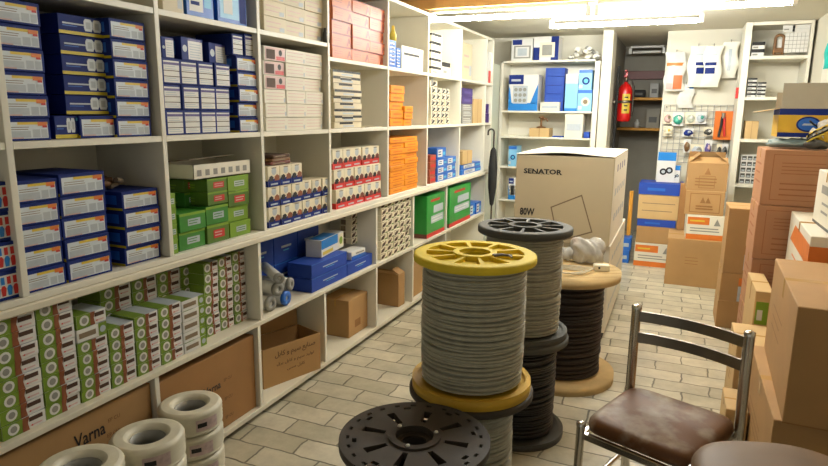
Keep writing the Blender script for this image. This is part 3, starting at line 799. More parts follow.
# white rolled tubes
def roll_tube(k, x, y, z, L, r, ang):
    t = thing('wrapped_tube', (x, y, z), ang, ['white wrapped tube at the bottom left of the tube heap', 'blue-ended white tube lowest in the tube heap', 'white wrapped tube in the middle of the heap', 'white tube end poking out of the heap, upper right', 'long white tube lying across the top of the heap', 'short white tube at the back of the heap'][k], 'tube', 'white wrapped tubes on the lowest goods shelf')
    b = MB(); b.lathe([(0, -L/2), (r*.55, -L/2), (r*.6, -L/2+.006), (r, -L/2+.008), (r*1.02, 0), (r, L/2-.01), (r*.5, L/2), (0, L/2)], 'plastic_wrap', 16, M=Matrix.Rotation(PI/2, 4, 'X')); b.build('roll', t)
    b = MB(); b.lathe([(r*.95, L/2-.012), (r*1.06, L/2-.012), (r*1.06, L/2+.006), (r*.4, L/2+.008), (r*.35, L/2-.004)], 'blue' if k == 1 else 'grey_mid', 16, M=Matrix.Rotation(PI/2, 4, 'X')); b.build('end_cap', t)
zs = ZL1+.001
for k, (dy, x, z, L, r, ang) in enumerate(((.10, -1.955, .039, .25, .036, 1.5), (.20, -1.90, .039, .17, .036, 1.62), (.15, -1.90, .106, .17, .034, 1.4), (.235, -1.90, .104, .17, .032, 1.7), (.20, -1.90, .170, .28, .026, .9), (.08, -2.03, .172, .16, .028, 1.5))):
    roll_tube(k, x, 2.37+dy, zs+z, L, r, ang)
G = 'plain blue cartons with small lettering'
yb0, yb1 = Yat(312, XF, ZL1), Yat(347, XF, ZL1)
h2 = (onx(312, 265, XF).z-ZL1)/2
for r in range(2):
    place(cached(blue_text_box, yb1-yb0, .16, h2-.002), 'blue_carton', XF-.08, (yb0+yb1)/2, ZL1+h2*r, LEFT, 'plain blue carton in front beside the white tubes, %s of two' % ['lower', 'upper'][r], 'box', G)
yb2 = 3.56
place(cached(blue_text_box, yb2-yb1-.01, .13, h2-.002), 'blue_carton', XF-.065, (yb1+yb2)/2, ZL1, LEFT, 'plain blue carton in front, right of the pair', 'box', G)
zb = ZL1+h2*2+.001
for c in range(3):
    for r in range(2):
        place(cached(blue_text_box, .23, .12, .155), 'blue_carton', -2.07, 2.63+.235*c, ZL1+.157*r, LEFT, 'large blue carton against the back, %s, %s' % (['bottom row', 'top row'][r], ['left', 'middle', 'right'][c]), 'box', G)
def flat_bw(w, d, h, v):
    b = Box(w, d, h, 'label_white'); b.rect('F', 0, .45, .72, 1, 'blue_bright'); b.rect('F', .05, .1, .5, .3, 'label_yellow'); b.rect('F', .75, .1, .97, .9, 'label_cream', 2); b.disc('F', .86, .5, h*.25, 'green_lime', 3); b.rect('T', .05, .1, .7, .9, 'blue_bright'); return b
y0, y1 = Yat(318, -1.87, zb+.03), Yat(346, -1.87, zb+.03)
place(cached(flat_bw, y1-y0, .1, .10), 'fitting_box', -1.87-.05, (y0+y1)/2, zb, LEFT+.12, 'white and bright blue flat box lying on the plain blue cartons', 'box')
def small_wb(w, d, h, v):
    b = Box(w, d, h, 'label_white'); b.rect('F', 0, 0, 1, .45, 'blue'); b.rect('F', .3, .6, .9, .8, 'grey_mid'); return b
place(cached(small_wb, .17, .1, .05), 'fitting_box', XF-.06, (yb1+yb2)/2, ZL1+h2+.001, LEFT-.05, 'small white box with blue foot lying on the single blue carton', 'box')
G = 'speckled boxes under the worktop'
pile(speckle_green_box, 352, 369, ZL1+h2+.053, (356, 212), 3, 5, .09, 'lamp_box', 'small cream speckled box', 'behind the blue cartons', 'box', G, xf=-1.93)
pile(speckle_green_box, 381.8, 411, ZL1, (381, 203), 5, 9, .12, 'lamp_box', 'cream speckled box', 'left of the green sacks', 'box', G, xf=-1.80)
# big green boxes
def green_sack(w, d, h, v):
    b = Box(w, d, h, 'green_bag', .006)
    b.rect('F', 0, 0, 1, .10, 'label_red'); b.rect('F', .22, .32, .92, .50, 'label_grey'); b.rect('F', .36, .56, .90, .74, 'label_grey')
    b.lines('F', .26, .34, .88, .48, 2, 'label_white', 2, .3); b.rect('F', .2, .84, .7, .9, 'label_red', 1); b.rect('L', .15, .2, .6, .8, 'green', 1); b.rect('L', 0, 0, 1, .1, 'maroon', 1)
    return b
shelf_box(green_sack, 426.5, 444.2, ZL1, (430, 196), .26, 'green_carton', 'large green box with two white labels and red foot, nearer one', 'box', 0, -1.80, 'large green boxes')
shelf_box(green_sack, 449, 470, ZL1, (458, 186), .26, 'green_carton', 'large green box with two white labels and red foot, farther one', 'box', 0, -1.80, 'large green boxes')
pile(blue_white_box, 471, 481, ZL1, (476, 203), 2, 1, .14, 'blue_packet', 'blue and white pack', 'beyond the farther large green box', 'packet', 'packs at the end of the base shelves')

# ---- lowest level cartons
def carton_mesh(w, d, h, prints=None, m='carton', tape=True, b=.003):
    c = Box(w, d, h, m, b)
    if tape:
        c.rect('T', 0, .47, 1, .53, 'tape'); c.rect('L', .47, .82, .53, 1, 'tape'); c.rect('R', .47, .82, .53, 1, 'tape')
    if prints: prints(c)
    return c
def varna(c):
    c.text('F', 'Varna', .683, .80, .05, 'ink', 2, .012, width=.125)
    c.text('F', 'EP CU', .80, .84, .014, 'carton_print', 2); c.text('F', 'EP CU', .79, .70, .014, 'carton_print', 2)
    c.text('F', 'Varna', .683, .3, .05, 'ink', 2, .012, width=.125)
y0, y1 = .78, 1.655
c = carton_mesh(y1-y0, .28, .395, varna)
place(c.mesh('carton'), 'carton', XF-.14, (y0+y1)/2, ZL0, LEFT, 'brown carton lettered Varna behind the near wire coils', 'carton', 'cartons on the bottom shelf')
def varna2(c):
    for v in (.60, .355, .11): c.text('F', 'Varna', .50, v, .036, 'ink', 2, .012, width=.11); c.text('F', 'EP CU', .67, v+.02, .014, 'ink_brown', 2)
y0, y1 = 1.69, 2.295
c = carton_mesh(y1-y0, .28, .375, varna2, 'carton_dark')
place(c.mesh('carton'), 'carton', XF-.14, (y0+y1)/2, ZL0, LEFT, 'big brown carton filling the compartment behind the tallest wire coils', 'carton', 'cartons on the bottom shelf')

def open_carton(name, x, y, z, rz, w, d, h, label, flaps=(), m='carton', prints=None, group=None, cat='carton'):
    """flaps: (side, length, angle) ; angle 0 = standing straight up, 90 = folded out level"""
    t = thing(name, (x, y, z), rz, label, cat, group)
    b = Box(w, d, .004, m, 0); T = .004
    b.box(-w/2, w/2, -d/2, -d/2+T, .004, h, m); b.box(-w/2, w/2, d/2-T, d/2, .004, h, m)
    b.box(-w/2, -w/2+T, -d/2+T, d/2-T, .004, h, m); b.box(w/2-T, w/2, -d/2+T, d/2-T, .004, h, m)
    b.box(-w/2+T, w/2-T, -d/2+T, d/2-T, .0045, .006, 'carton_inside')
    b.h = h
    if prints: prints(b)
    b.build('carton_body', t)
    for fl in flaps:
        side, L, ang = fl[:3]; fm = fl[3] if len(fl) > 3 else m
        a = math.radians(ang); f = MB(); W = (w if side in 'FB' else d)/2-.004
        oz, oy = math.cos(a)*L, math.sin(a)*L
        pts = [(-W, 0, 0), (W, 0, 0), (W*.97, oy, oz), (-W*.97, oy, oz)]
        nrm = Vector((0, math.cos(a), -math.sin(a)))*.003
        f.prism(pts, nrm, fm)
        o = f.build('flap', t)
        o.location = {'F': (0, -d/2, h+.001), 'B': (0, d/2, h+.001), 'L': (-w/2, 0, h+.001), 'R': (w/2, 0, h+.001)}[side]
        o.rotation_euler = (0, 0, {'F': PI, 'B': 0, 'L': PI/2, 'R': -PI/2}[side])
    return t
def farsi(c):
    c.text('F', shape_farsi('صنایع سیم و کابل'), .55, .76, .042, 'ink_brown', 2, .012, width=.27)
    c.text('F', shape_farsi('تولید سیم و کابل برق'), .55, .52, .026, 'ink_brown', 2, .012, width=.25)
    c.text('F', shape_farsi('کابل مسی'), .55, .33, .022, 'ink_brown', 2, .012, width=.12)
y0, y1 = Yat(264, XF, .06), Yat(321, XF, .06)
open_carton('carton', -1.925, 2.675, ZL0, math.radians(71), .38, .20, .215, 'open brown carton with dark Farsi lettering on the bottom shelf', (('B', .13, 0), ), 'carton', farsi, 'cartons on the bottom shelf')
def prt(c): c.rect('F', .3, .2, .6, .4, 'print_soft')
y0, y1 = 3.30, 3.56
place(carton_mesh(y1-y0, .2, .25, prt).mesh('carton'), 'carton', -1.95, (y0+y1)/2, ZL0, LEFT, 'small closed brown carton beside the open Farsi-lettered one', 'carton', 'cartons on the bottom shelf')
y0, y1 = Yat(397, -1.84, .06), 4.15
open_carton('carton', -1.95, (y0+y1)/2, ZL0, LEFT-.06, y1-y0-.03, .24, .25, 'open brown carton with gaping flaps near the yellow reel', (('L', .09, 60), ('F', .07, -62), ('B', .09, -30)), 'carton', None, 'cartons on the bottom shelf')
place(carton_mesh(.42, .24, .26).mesh('carton'), 'carton', -1.95, 4.45, ZL0, LEFT, 'brown carton half hidden behind the yellow reel', 'carton', 'cartons on the bottom shelf')

# ================================================================== WIRE COILS
def make_coil(r, h):
    b = MB()
    ri = r*.50; e = .014
    prof = [(ri, e), (ri+.006, .003), (ri+.012, .0005), (r-e-.008, 0), (r-e, .0005)]
    n = 6
    prof += [(r-e*.3, e*.35), (r, e)]
    for k in range(10):
        z = e+(h-2*e)*k/9; prof.append((r+(.0012 if k % 2 else -.0012), z))
    prof += [(r-e*.3, h-e*.35), (r-e, h-.0005), (r-e-.008, h), (ri+.016, h), (ri+.007, h-.004), (ri, h-e)]
    k = next(i for i, p in enumerate(prof) if p == (r-e, h-.0005))
    b.lathe(prof[3:k+1], 'cable_white', 40); b.lathe(prof[k:k+3], 'cable_white', 40); b.lathe(prof[k+2:]+prof[:1], 'cable_white', 40); b.lathe(prof[:4], 'cable_white', 40)
    return b, ri
coil_n = {'tallest': 0, 'middle': 0, 'near': 0}
def coil_stack(cx, cy, r, h, n, key, where):
    for k in range(n):
        t = thing('wire_coil', (cx, cy, h*k+.0005), random.uniform(-.3, .3), 'shrink-wrapped cream wire coil, %s, %s' % (rowname(k, n), where), 'wire coil', 'cream wire coils on the floor')
        b, ri = make_coil(r, h-.002); b.build('coil', t)
        g = MB(); vs = []; N = 12
        for z in (h*.25, h*.72):
            for i in range(N+1):
                a = -.9+.75*i/N; vs.append(((r+.002)*math.cos(a), (r+.002)*math.sin(a), z))
        g.add(vs, [(i, i+1, N+2+i, N+1+i) for i in range(N)], 'print_pink', True); 
        vs = []
        for z in (h*.4, h*.58):
            for i in range(N+1):
                a = -.85+.3*i/N; vs.append(((r+.0026)*math.cos(a), (r+.0026)*math.sin(a), z))
        g.add(vs, [(i, i+1, N+2+i, N+1+i) for i in range(N)], 'ink', True)
        g.build('printed_label', t)
        c = MB(); c.lathe([(ri-.001, .01), (ri-.001, h-.02), (ri-.004, h-.02), (ri-.004, .01)], 'grey_mid', 32, closed=True); c.build('inner_sleeve', t)
coil_stack(-1.66, 1.70, .118, .0965, 4, 'tallest', 'pile beside the big brown carton')
coil_stack(-1.605, 1.437, .121, .1, 4, 'middle', 'middle pile of three')
coil_stack(-1.597, 1.171, .123, .11, 4, 'near', 'pile nearest the viewer')

# ================================================================== CABLE REELS
def polar_plate(mb, radii, nang, top, z0, m, rimcurve=True):
    """a flange as a polar grid; top(i, k) gives a cell's height or None for a hole"""
    nr = len(radii)-1
    H = [[top(i, k) for k in range(nang)] for i in range(nr)]
    cs = [(math.cos(2*PI*k/nang), math.sin(2*PI*k/nang)) for k in range(nang)]
    def P(i, k, z): c = cs[k % nang]; return (radii[i]*c[0], radii[i]*c[1], z)
    vs, fs = [], []
    def quad(*q):
        o = len(vs); vs.extend(q); fs.append((o, o+1, o+2, o+3))
    for i in range(nr):
        for k in range(nang):
            h = H[i][k]
            if h is not None:
                quad(P(i, k, h), P(i+1, k, h), P(i+1, k+1, h), P(i, k+1, h))
                quad(P(i, k, z0), P(i, k+1, z0), P(i+1, k+1, z0), P(i+1, k, z0))
            h0 = z0 if h is None else h
            hn = H[i][(k+1) % nang]; h1 = z0 if hn is None else hn
            if abs(h0-h1) > 1e-6: quad(P(i, k+1, h0), P(i+1, k+1, h0), P(i+1, k+1, h1), P(i, k+1, h1))
            hr = H[i+1][k] if i+1 < nr else None; h2 = z0 if hr is None else hr
            if abs(h0-h2) > 1e-6: quad(P(i+1, k, h0), P(i+1, k+1, h0), P(i+1, k+1, h2), P(i+1, k, h2))
            if i == 0 and h is not None: quad(P(0, k, h), P(0, k+1, h), P(0, k+1, z0), P(0, k, z0))
    mb.add(vs, fs, m)
def winding(mb, r, z0, z1, turns, m, amp=None, n=72, seed=1, bulge=0.0):
    rnd = random.Random(seed); p = (z1-z0)/turns; amp = amp or p*.7
    prof = []; wob = [(rnd.uniform(0, 6.28), rnd.uniform(.2, 1.0), rnd.uniform(-.25, .25)) for _ in range(turns+1)]
    vs = []; fs = []; rows = 0
    for t in range(turns):
        for s, q in ((-.04, -.3), (.14, .62), (.34, .94), (.5, 1.0), (.66, .94), (.86, .62), (1.04, -.3)):
            (ph, am, of), (ph2, am2, of2) = wob[t], wob[t+1]
            ph, am = ph+(ph2-ph)*s*.0, am
            for k in range(n):
                a = 2*PI*k/n
                z = z0+(t+s)*p + p*.6*am*math.sin(a+ph)*(.3 if t in (0, turns-1) else 1)
                rr = r+amp*(q-.5) + amp*.7*of + bulge*math.sin(PI*(t+s)/turns)
                vs.append((rr*math.cos(a), rr*math.sin(a), z))
            rows += 1
    for i in range(rows-1):
        if i % 7 == 6: continue
        for k in range(n):
            k2 = (k+1) % n; fs.append((i*n+k, i*n+k2, (i+1)*n+k2, (i+1)*n+k))
    mb.add(vs, fs, m, True)
def spoked(R, tf, deep, n, hub, ribs):
    """flange with a raised rim, hub and spokes around recessed pockets"""
    radii = [hub*.62, hub*.72, hub, R*.50, R*.80, R*.86, R*.96, R]
    per = n//ribs
    def top(i, k):
        if i in (0, ): return tf*.7
        if i == 1 or i == 2-0 and False: return tf+.004
        if i in (2, 3):
            return tf if (k % per) < max(1, per//5) else deep
        if i == 6: return tf*.85
        return tf
    return radii, top
def rim(mb, R, z0, z1, m):
    mb.lathe([(R-.006, z0), (R, z0+.004), (R+.001, (z0+z1)/2), (R, z1-.004), (R-.006, z1), (R-.02, z1-.001)], m, 72)
def make_reel(name, loc, rz, R, H, rc, turns, label, tm, bm, cm, kind='spoked', core=.05, seed=1, bottomR=None, group='cable reels', ttop=.03, tbot=.03, bulge=.004):
    t = thing(name, loc, rz, label, 'cable reel', group)
    bR = bottomR or R
    b = MB()
    if kind == 'wood':
        b.lathe([(core, 0), (bR, 0), (bR, tbot), (core, tbot)], bm, 72, closed=True)
    else:
        polar_plate(b, [core, core+.03, bR*.6, bR-.012, bR], 72, lambda i, k: tbot if i != 2 else tbot*.7, 0, bm); rim(b, bR, 0, tbot, bm)
    b.build('bottom_flange', t)
    b = MB(); b.lathe([(core, tbot), (core+.012, tbot), (core+.012, H-ttop), (core, H-ttop)], 'dark', 32, closed=True); b.build('core_tube', t)
    b = MB(); winding(b, rc, tbot+.002, H-ttop-.002, turns, cm, seed=seed, bulge=bulge)
    b.lathe([(rc-.008, tbot+.001), (rc-.008, H-ttop-.001)], cm, 48); b.build('cable_winding', t)  # plain inner cylinder, added to block light between the turns
    b = MB(); z = H-ttop
    if kind == 'spoked':
        radii, top = spoked(R, ttop, ttop*.45, 120, .075, 10); polar_plate(b, radii, 120, top, 0, tm); rim(b, R, -.004, ttop, tm)
    elif kind == 'disc':
        radii = [.034, .052, .072, .085, .15, .160, .172, .180, .190, R-.004, R]
        def top(i, k):
            a = k % 18
            if i == 0: return ttop*.35
            if i == 1: return ttop+.006
            if i in (3, ) and a in (0, 1, 17, 16): return None
            if i == 4-0 and a in (0, 1, 17, 16) and False: return None
            if i == 8-1 and k % 6 in (0, 1): return None
            if i == 5 and k % 18 in (8, 9, 10): return ttop*.5
            return ttop
        polar_plate(b, radii, 144, top, 0, tm)
        rim(b, R, -.004, ttop, tm)
    elif kind == 'wood':
        b.lathe([(core, 0), (R, 0), (R, ttop), (core, ttop)], tm, 72, closed=True)
        for k in range(-4, 5):
            y = k*R/4.4; hw = math.sqrt(max(0, (R-.004)**2-y*y))
            b.box(-hw, hw, y-.0015, y+.0015, ttop, ttop+.0006, 'reel_wood_edge')
    else:
        b.lathe([(core, 0), (R-.006, 0), (R, .005), (R, ttop-.005), (R-.006, ttop), (core, ttop)], tm, 72, closed=True)
    o = b.build('top_flange', t); o.location = (0, 0, z)
    return t
# yellow reel standing on a dark grey reel
YX, YY = -.615, 1.985
make_reel('cable_reel', (YX, YY, 0), .2, .221, .54, .148, 40, 'grey cable reel with black flange on the floor under the yellow one', 'black_plastic', 'black_plastic', 'grey_cable_light', 'plain', seed=2, ttop=.026)
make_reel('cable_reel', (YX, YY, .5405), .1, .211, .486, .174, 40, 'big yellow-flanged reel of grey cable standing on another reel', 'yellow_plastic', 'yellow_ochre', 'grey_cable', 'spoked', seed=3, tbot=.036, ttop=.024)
# black disc reel in front
make_reel('cable_reel', (-.602, 1.436, 0), .12, .208, .62, .15, 40, 'low black reel with slotted disc flange at the front', 'black_plastic', 'black_plastic', 'black_cable', 'disc', seed=4, ttop=.022, core=.03)
# grey reel on a black reel, behind
GX, GY = -.612, 2.73
make_reel('cable_reel', (GX, GY, 0), .2, .222, .49, .165, 30, 'black cable reel on the floor under the grey reel', 'grey_plastic', 'dark_grey', 'black_cable', 'plain', seed=5)
make_reel('cable_reel', (GX, GY, .4905), .4, .213, .51, .168, 38, 'grey-flanged reel of pale cable behind the yellow reel', 'grey_plastic', 'grey_plastic', 'grey_cable_light', 'spoked', seed=6)
# wooden drum
WX, WY = -.54, 3.46
make_reel('cable_reel', (WX, WY, 0), .5, .31, .64, .22, 26, 'wooden cable drum of dark brown cable beside the large white carton', 'reel_wood', 'reel_wood', 'brown_cable', 'wood', seed=7, bottomR=.31, ttop=.04, tbot=.05, core=.03, bulge=.0)

# things on the wooden drum and reels
b = MB()
for k in range(4):
    n = 40; r = .07+.02*k; ph = k*.7
    pts = [(r*math.cos(2*PI*i/n)*(1.3-.1*k), r*.8*math.sin(2*PI*i/n+.2*k), .006+.004*k+.003*math.sin(3*2*PI*i/n+ph)) for i in range(n)]
    b.tube(pts, .0035, 'cable_white', 6, close=True)
o = b.build('wire_loop'); o.location = (WX+.03, WY-.10, .6415); tag(o, 'loose loops of pale wire lying on the wooden drum', 'wire')
t = thing('socket_box', (WX+.20, WY+.02, .6418), .25, 'small cream wall socket lying on the wooden drum', 'socket')
bb = Box(.085, .05, .035, 'label_cream', .004); bb.build('housing', t); bb = MB(); bb.lathe([(0, 0), (.006, 0), (.006, .002), (0, .002)], 'ink', 12, M=Matrix.Translation((-.015, -.025, .02)) @ Matrix.Rotation(PI/2, 4, 'X')); bb.build('socket_hole', t)
def lump(mb, cx, cy, cz, rx, ry, rz_, m, n=24, k=14, seed=0, amp=.15, flat=None):
    rnd = random.Random(seed); ph = [(rnd.uniform(1, 5), rnd.uniform(1, 5), rnd.uniform(0, 6)) for _ in range(6)]
    vs = []; fs = []
    for i in range(k+1):
        p = PI*i/k
        for j in range(n):
            a = 2*PI*j/n; x, y, z = math.sin(p)*math.cos(a), math.sin(p)*math.sin(a), math.cos(p)
            s = 1+amp*sum(math.sin(u*2*x+w*2*y+f+3*z) for u, w, f in ph)/3
            zz = z*rz_*s
            if flat is not None: zz = max(zz, flat)
            vs.append((cx+x*rx*s, cy+y*ry*s, cz+zz))
    for i in range(k):
        for j in range(n):
            j2 = (j+1) % n; fs.append((i*n+j, (i+1)*n+j, (i+1)*n+j2, i*n+j2))
    mb.add(vs, fs, m, True)
b = MB(); lump(b, 0, 0, .07, .10, .08, .078, 'clear_bag', seed=4, amp=.16, flat=-.067, n=36, k=20)
lump(b, -.12, .01, .04, .06, .05, .04, 'clear_bag', seed=9, amp=.2, flat=-.037)
o = b.build('plastic_bag'); o.location = (WX+.10, WY+.17, .643); tag(o, 'crumpled clear plastic bag heaped at the back of the wooden drum', 'bag')
# clip on yellow reel
b = MB(); b.tube([(-.03, 0, .005), (0, .008, .007), (.03, .002, .006), (.04, -.012, .005)], .004, 'steel', 6)
b.tube([(-.02, -.012, .005), (.01, -.006, .009), (.035, .01, .006)], .004, 'dark_grey', 6)
o = b.build('wire_clip'); o.location = (YX+.10, YY-.03, 1.0275); tag(o, 'small metal clip with wire end lying on the yellow flange', 'clip')

# screws on the black disc
for k in range(3):
    b = MB(); b.lathe([(0, 0), (.006, 0), (.005, .004), (0, .005)], 'plastic_white', 10)
    a = k*2.1+.5; o = b.build('hub_screw'); 
    discs = [q for q in bpy.data.objects if q.get('label', '').startswith('low black reel')][0]
    o.parent = discs; o.location = (.062*math.cos(a), .062*math.sin(a), .6265)

# ================================================================== LARGE WHITE CARTONS (lamp)
sy0, sy1 = 4.1, 5.12
t = thing('lamp_carton', (-.682, (sy0+sy1)/2, .652), 0, 'large pale carton lettered SENATOR 80W with a drawn square', 'carton')
W, D, Hh = .635, sy1-sy0, .575
b = Box(W, D, Hh, 'senator_kraft', .004)
b.rect('R', 0, 0, 1, 1, 'senator_white'); 
b.text('F', 'SENATOR', .285, .815, .034, 'ink', 2, .035, width=.255)
b.text('F', '80W', .14, .335, .052, 'ink', 2, .03, width=.10)
# serifs of the lettering
for u in (.152, .198, .216, .248, .272, .302, .345, .446, .478): b.rect('F', u-.010, .784, u+.010, .7895, 'ink', 3)
q = [(.385, .41), (.70, .575), (.83, .15), (.48, .0)]
cxq, cyq = .6, .29
for i in range(4):
    p0, p1 = q[i], q[(i+1) % 4]; k = .93
    b.pol('F', [p0, p1, (cxq+(p1[0]-cxq)*k, cyq+(p1[1]-cyq)*k), (cxq+(p0[0]-cxq)*k, cyq+(p0[1]-cyq)*k)], 'taupe', 2)
b.rect('F', .0, .175, .14, .195, 'ink', 2)
for i in range(5): b.rect('R', .12+.16*i, .55, .2+.16*i, .63, 'label_grey', 2, .03); b.rect('R', .14+.16*i, .25, .24+.16*i, .33, 'label_grey', 2, .03)
for i in range(4): b.rect('R', .2+.17*i, .82, .26+.17*i, .9, 'label_purple', 2)
b.build('carton_body', t)
for k, (x0, x1, dz) in enumerate(((-W/2, W/2, .012),)):
    f = MB(); n = 8; vs = []
    for j in (0, 1):
        for i in range(n+1):
            x = -W/2+W*i/n; 
            vs.append((x, -D/2-.004, Hh+.003+.018*math.sin(PI*i/n)**2)) if j == 0 else vs.append((x, 0, Hh+.005))
    vs += [(x, y, z+.004) for x, y, z in vs]; m = 2*(n+1)
    fs = [(i, i+1, n+2+i, n+1+i) for i in range(n)] + [(m+i+1, m+i, m+n+1+i, m+n+2+i) for i in range(n)] + [(i, m+i, m+i+1, i+1) for i in range(n)]
    f.add(vs, fs, 'senator_white'); f.build('flap', t, 'white top flap bulging along the front edge')
    f = MB(); f.box(-W/2, W/2, .002, D/2, Hh+.003, Hh+.007, 'senator_white'); f.build('flap', t)
b = Box(.63, 1.2, .60, 'box_white', .004, .05)
b.box(-.3, .3, -.58, .58, 0, .05, 'dark')
for i in range(6): b.rect('R', .1+.13*i, .2, .18+.13*i, .26, 'label_grey', 1, .03); b.rect('R', .08+.14*i, .5, .17+.14*i, .56, 'label_grey', 1, .03); b.rect('R', .12+.13*i, .78, .2+.13*i, .83, 'label_grey', 1, .03)
o = b.build('lamp_carton'); o.location = (-.672, 4.73, 0); tag(o, 'long white printed carton on the floor under the SENATOR carton', 'carton')

# ================================================================== CHAIR
ch = thing('side_chair', (.022, 2.193, 0), math.radians(-21.8), 'chrome dining chair with two slats and worn brown seat', 'chair')
def cushion(mb, wb, wf, d, z0, th, m, n=56, e=5):
    prof = [(0, th), (.4, th*.99), (.7, th*.97), (.86, th*.92), (.94, th*.82), (.985, th*.6), (1, th*.3), (.98, .0), (0, .0)]
    vs = []
    for s, z in prof:
        for k in range(n):
            a = 2*PI*k/n; c, q = math.cos(a), math.sin(a); r = (abs(c)**e+abs(q)**e)**(-1/e); y = r*q*s
            w = wf+(wb-wf)*(y+1)/2; vs.append((c*r*s*w/2, y*d/2, z0+z))
    fs = [(i*n+k, i*n+(k+1) % n, (i+1)*n+(k+1) % n, (i+1)*n+k) for i in range(len(prof)-1) for k in range(n)]
    mb.add(vs, fs, m, True)
b = MB(); cushion(b, .405, .385, .40, .402, .056, 'leather', e=8); o = b.build('seat', ch)
b = MB()
for (p, q) in (((-.176, -.206), (.176, -.206)), ((-.185, -.19), (-.185, .17)), ((.185, -.19), (.185, .17)), ((-.19, .187), (.19, .187))):
    b.box(min(p[0], q[0])-.009, max(p[0], q[0])+.009, min(p[1], q[1])-.009, max(p[1], q[1])+.009, .376, .401, 'chrome', .002)
b.build('seat_frame', ch)
for sx in (-1, 1):
    b = MB(); b.tube([(sx*.196, -.206, 0), (sx*.192, -.206, .42)], .0155, 'chrome', 14); b.lathe([(.0165, .418), (.0165, .432), (.010, .437), (0, .438)], 'chrome', 14, sx*.192, -.206); b.build('leg', ch, 'chrome front leg')
    b = MB(); b.tube([(sx*.206, .215, 0), (sx*.204, .192, .40), (sx*.202, .185, .6), (sx*.2015, .185, .765)], .018, 'chrome', 14); b.lathe([(.019, .762), (.019, .774), (.012, .779), (0, .78)], 'chrome', 14, sx*.2015, .185); b.build('leg', ch, 'chrome rear leg rising as back post')
for zc, hh, y in ((.735, .040, .185), (.650, .040, .184)):
    b = MB(); n = 20; vs = []; fs = []
    for i in range(n+1):
        u = -1+2*i/n; x = u*.190; yy = y+.035*(1-u*u)
        for dy, dz in ((-.006, -hh/2), (.006, -hh/2), (.006, hh/2), (-.006, hh/2)): vs.append((x, yy+dy, zc+dz))
    for i in range(n):
        for k in range(4): fs.append((i*4+k, (i+1)*4+k, (i+1)*4+(k+1) % 4, i*4+(k+1) % 4))
    fs += [(3, 2, 1, 0), (n*4, n*4+1, n*4+2, n*4+3)]
    b.add(vs, fs, 'steel'); b.build('back_slat', ch)
for sx in (-1, 1):
    b = MB(); b.tube([(sx*.187, -.188, .16), (sx*.205, .206, .16)], .009, 'chrome', 10); b.build('stretcher', ch)

# stool in the foreground
st = thing('stool', (.335, 1.665, 0), .3, 'brown padded stool at the lower right corner beside the cartons', 'stool')
b = MB(); b.lathe([(0, .606), (.12, .604), (.19, .598), (.215, .585), (.222, .57), (.218, .556), (0, .555)], 'stool_leather', 56, sq=2.6); b.build('seat', st)
b = MB(); b.lathe([(.205, .535), (.216, .535), (.218, .554), (.205, .554)], 'chrome', 48, closed=True, sq=2.6); b.build('seat_rim', st)
for k in range(4):
    a = PI/4+k*PI/2; b = MB(); b.tube([(.23*math.cos(a), .23*math.sin(a), 0), (.19*math.cos(a), .19*math.sin(a), .55)], .012, 'chrome', 12); b.build('leg', st)
b = MB(); b.lathe([(.205, .2), (.213, .2), (.213, .214), (.205, .214)], 'chrome', 40, closed=True); b.build('foot_ring', st)
b = MB(); b.box(-.012, .012, -.03, .03, .5985, .6035, 'ink', .002); o = b.build('seat_patch', st, 'dark torn patch in the seat'); o.location = (.13, -.02, 0); o.rotation_euler = (0, .06, .5)

# ================================================================== RIGHT-HAND CARTONS
def cart(name, x, y, z, w, d, h, label, prints=None, m='carton', rz=0, group=None, cat='carton', tape=True):
    return place(carton_mesh(w, d, h, prints, m, tape).mesh('carton'), name, x+w/2, y+d/2, z, rz, label, cat, group)
GR = 'cartons piled along the right wall'
# near pair
def lines_L(c): c.lines('L', .2, .35, .7, .6, 3, 'print_soft', 1, .15)
def big_front(c): c.lines('L', .2, .35, .6, .65, 3, 'print_soft', 1, .14); c.rect('F', .0, .0, 1, .012, 'carton_dark', 2)
cart('carton', .40, 2.40, 0, .56, .80, .425, 'lower brown carton supporting the large one at the right', lines_L, 'carton', 0, GR)
cart('carton', .437, 2.372, .427, .54, .80, .433, 'large brown carton at the right with tan taped top', big_front, 'carton', math.radians(-2.0), GR)
# white-orange carton and white carton on it
zt = .862
def wo(c):
    c.pol('L', [(.12, .52), (1, .52), (1, .86), (.30, .86)], 'label_orange'); c.rect('F', 0, .50, 1, .84, 'label_orange'); c.lines('F', .1, .15, .8, .4, 2, 'grey_mid', 1, .3); c.lines('L', .3, .1, .9, .4, 2, 'label_orange', 1, .25)
c1 = ony(811, 236, 3.25); c2 = onz(788, 206, c1.z)
cart('parts_carton', c1.x+.03, 3.29, 0.0, .36, .46, c1.z-.30, 'tall brown carton supporting the white and orange carton', None, 'carton', 0, GR)
ra = -math.atan2(c2.x-c1.x, c2.y-c1.y); dl = min(.84, (c2-c1).length)
def rot_at(w, d): return c1.x+math.cos(ra)*w/2-math.sin(ra)*d/2-w/2, c1.y+math.sin(ra)*w/2+math.cos(ra)*d/2-d/2
o = cart('parts_carton', *rot_at(.38, dl), c1.z-.299, .38, dl, .298, 'white carton with orange band behind the large brown carton', wo, 'box_white', ra, None, 'carton')
LIDW = o
def wtop(c):
    c.rect('F', .25, .55, .6, .9, 'grey_mid'); c.lines('F', .1, .1, .8, .4, 3, 'dark_grey', 1, .3); c.rect('F', 0, 0, 1, .05, 'ink_brown')
    c.rect('L', .3, .6, .7, .75, 'grey_mid'); c.lines('L', .4, .2, .8, .5, 2, 'grey_mid', 1, .3); c.rect('L', .0, .0, 1, .05, 'dark_grey')
cart('parts_carton', c1.x+.085, c1.y+.07, c1.z+.001, .33, .42, .27, 'white printed carton on top of the orange-banded one', wtop, 'box_white', 0)
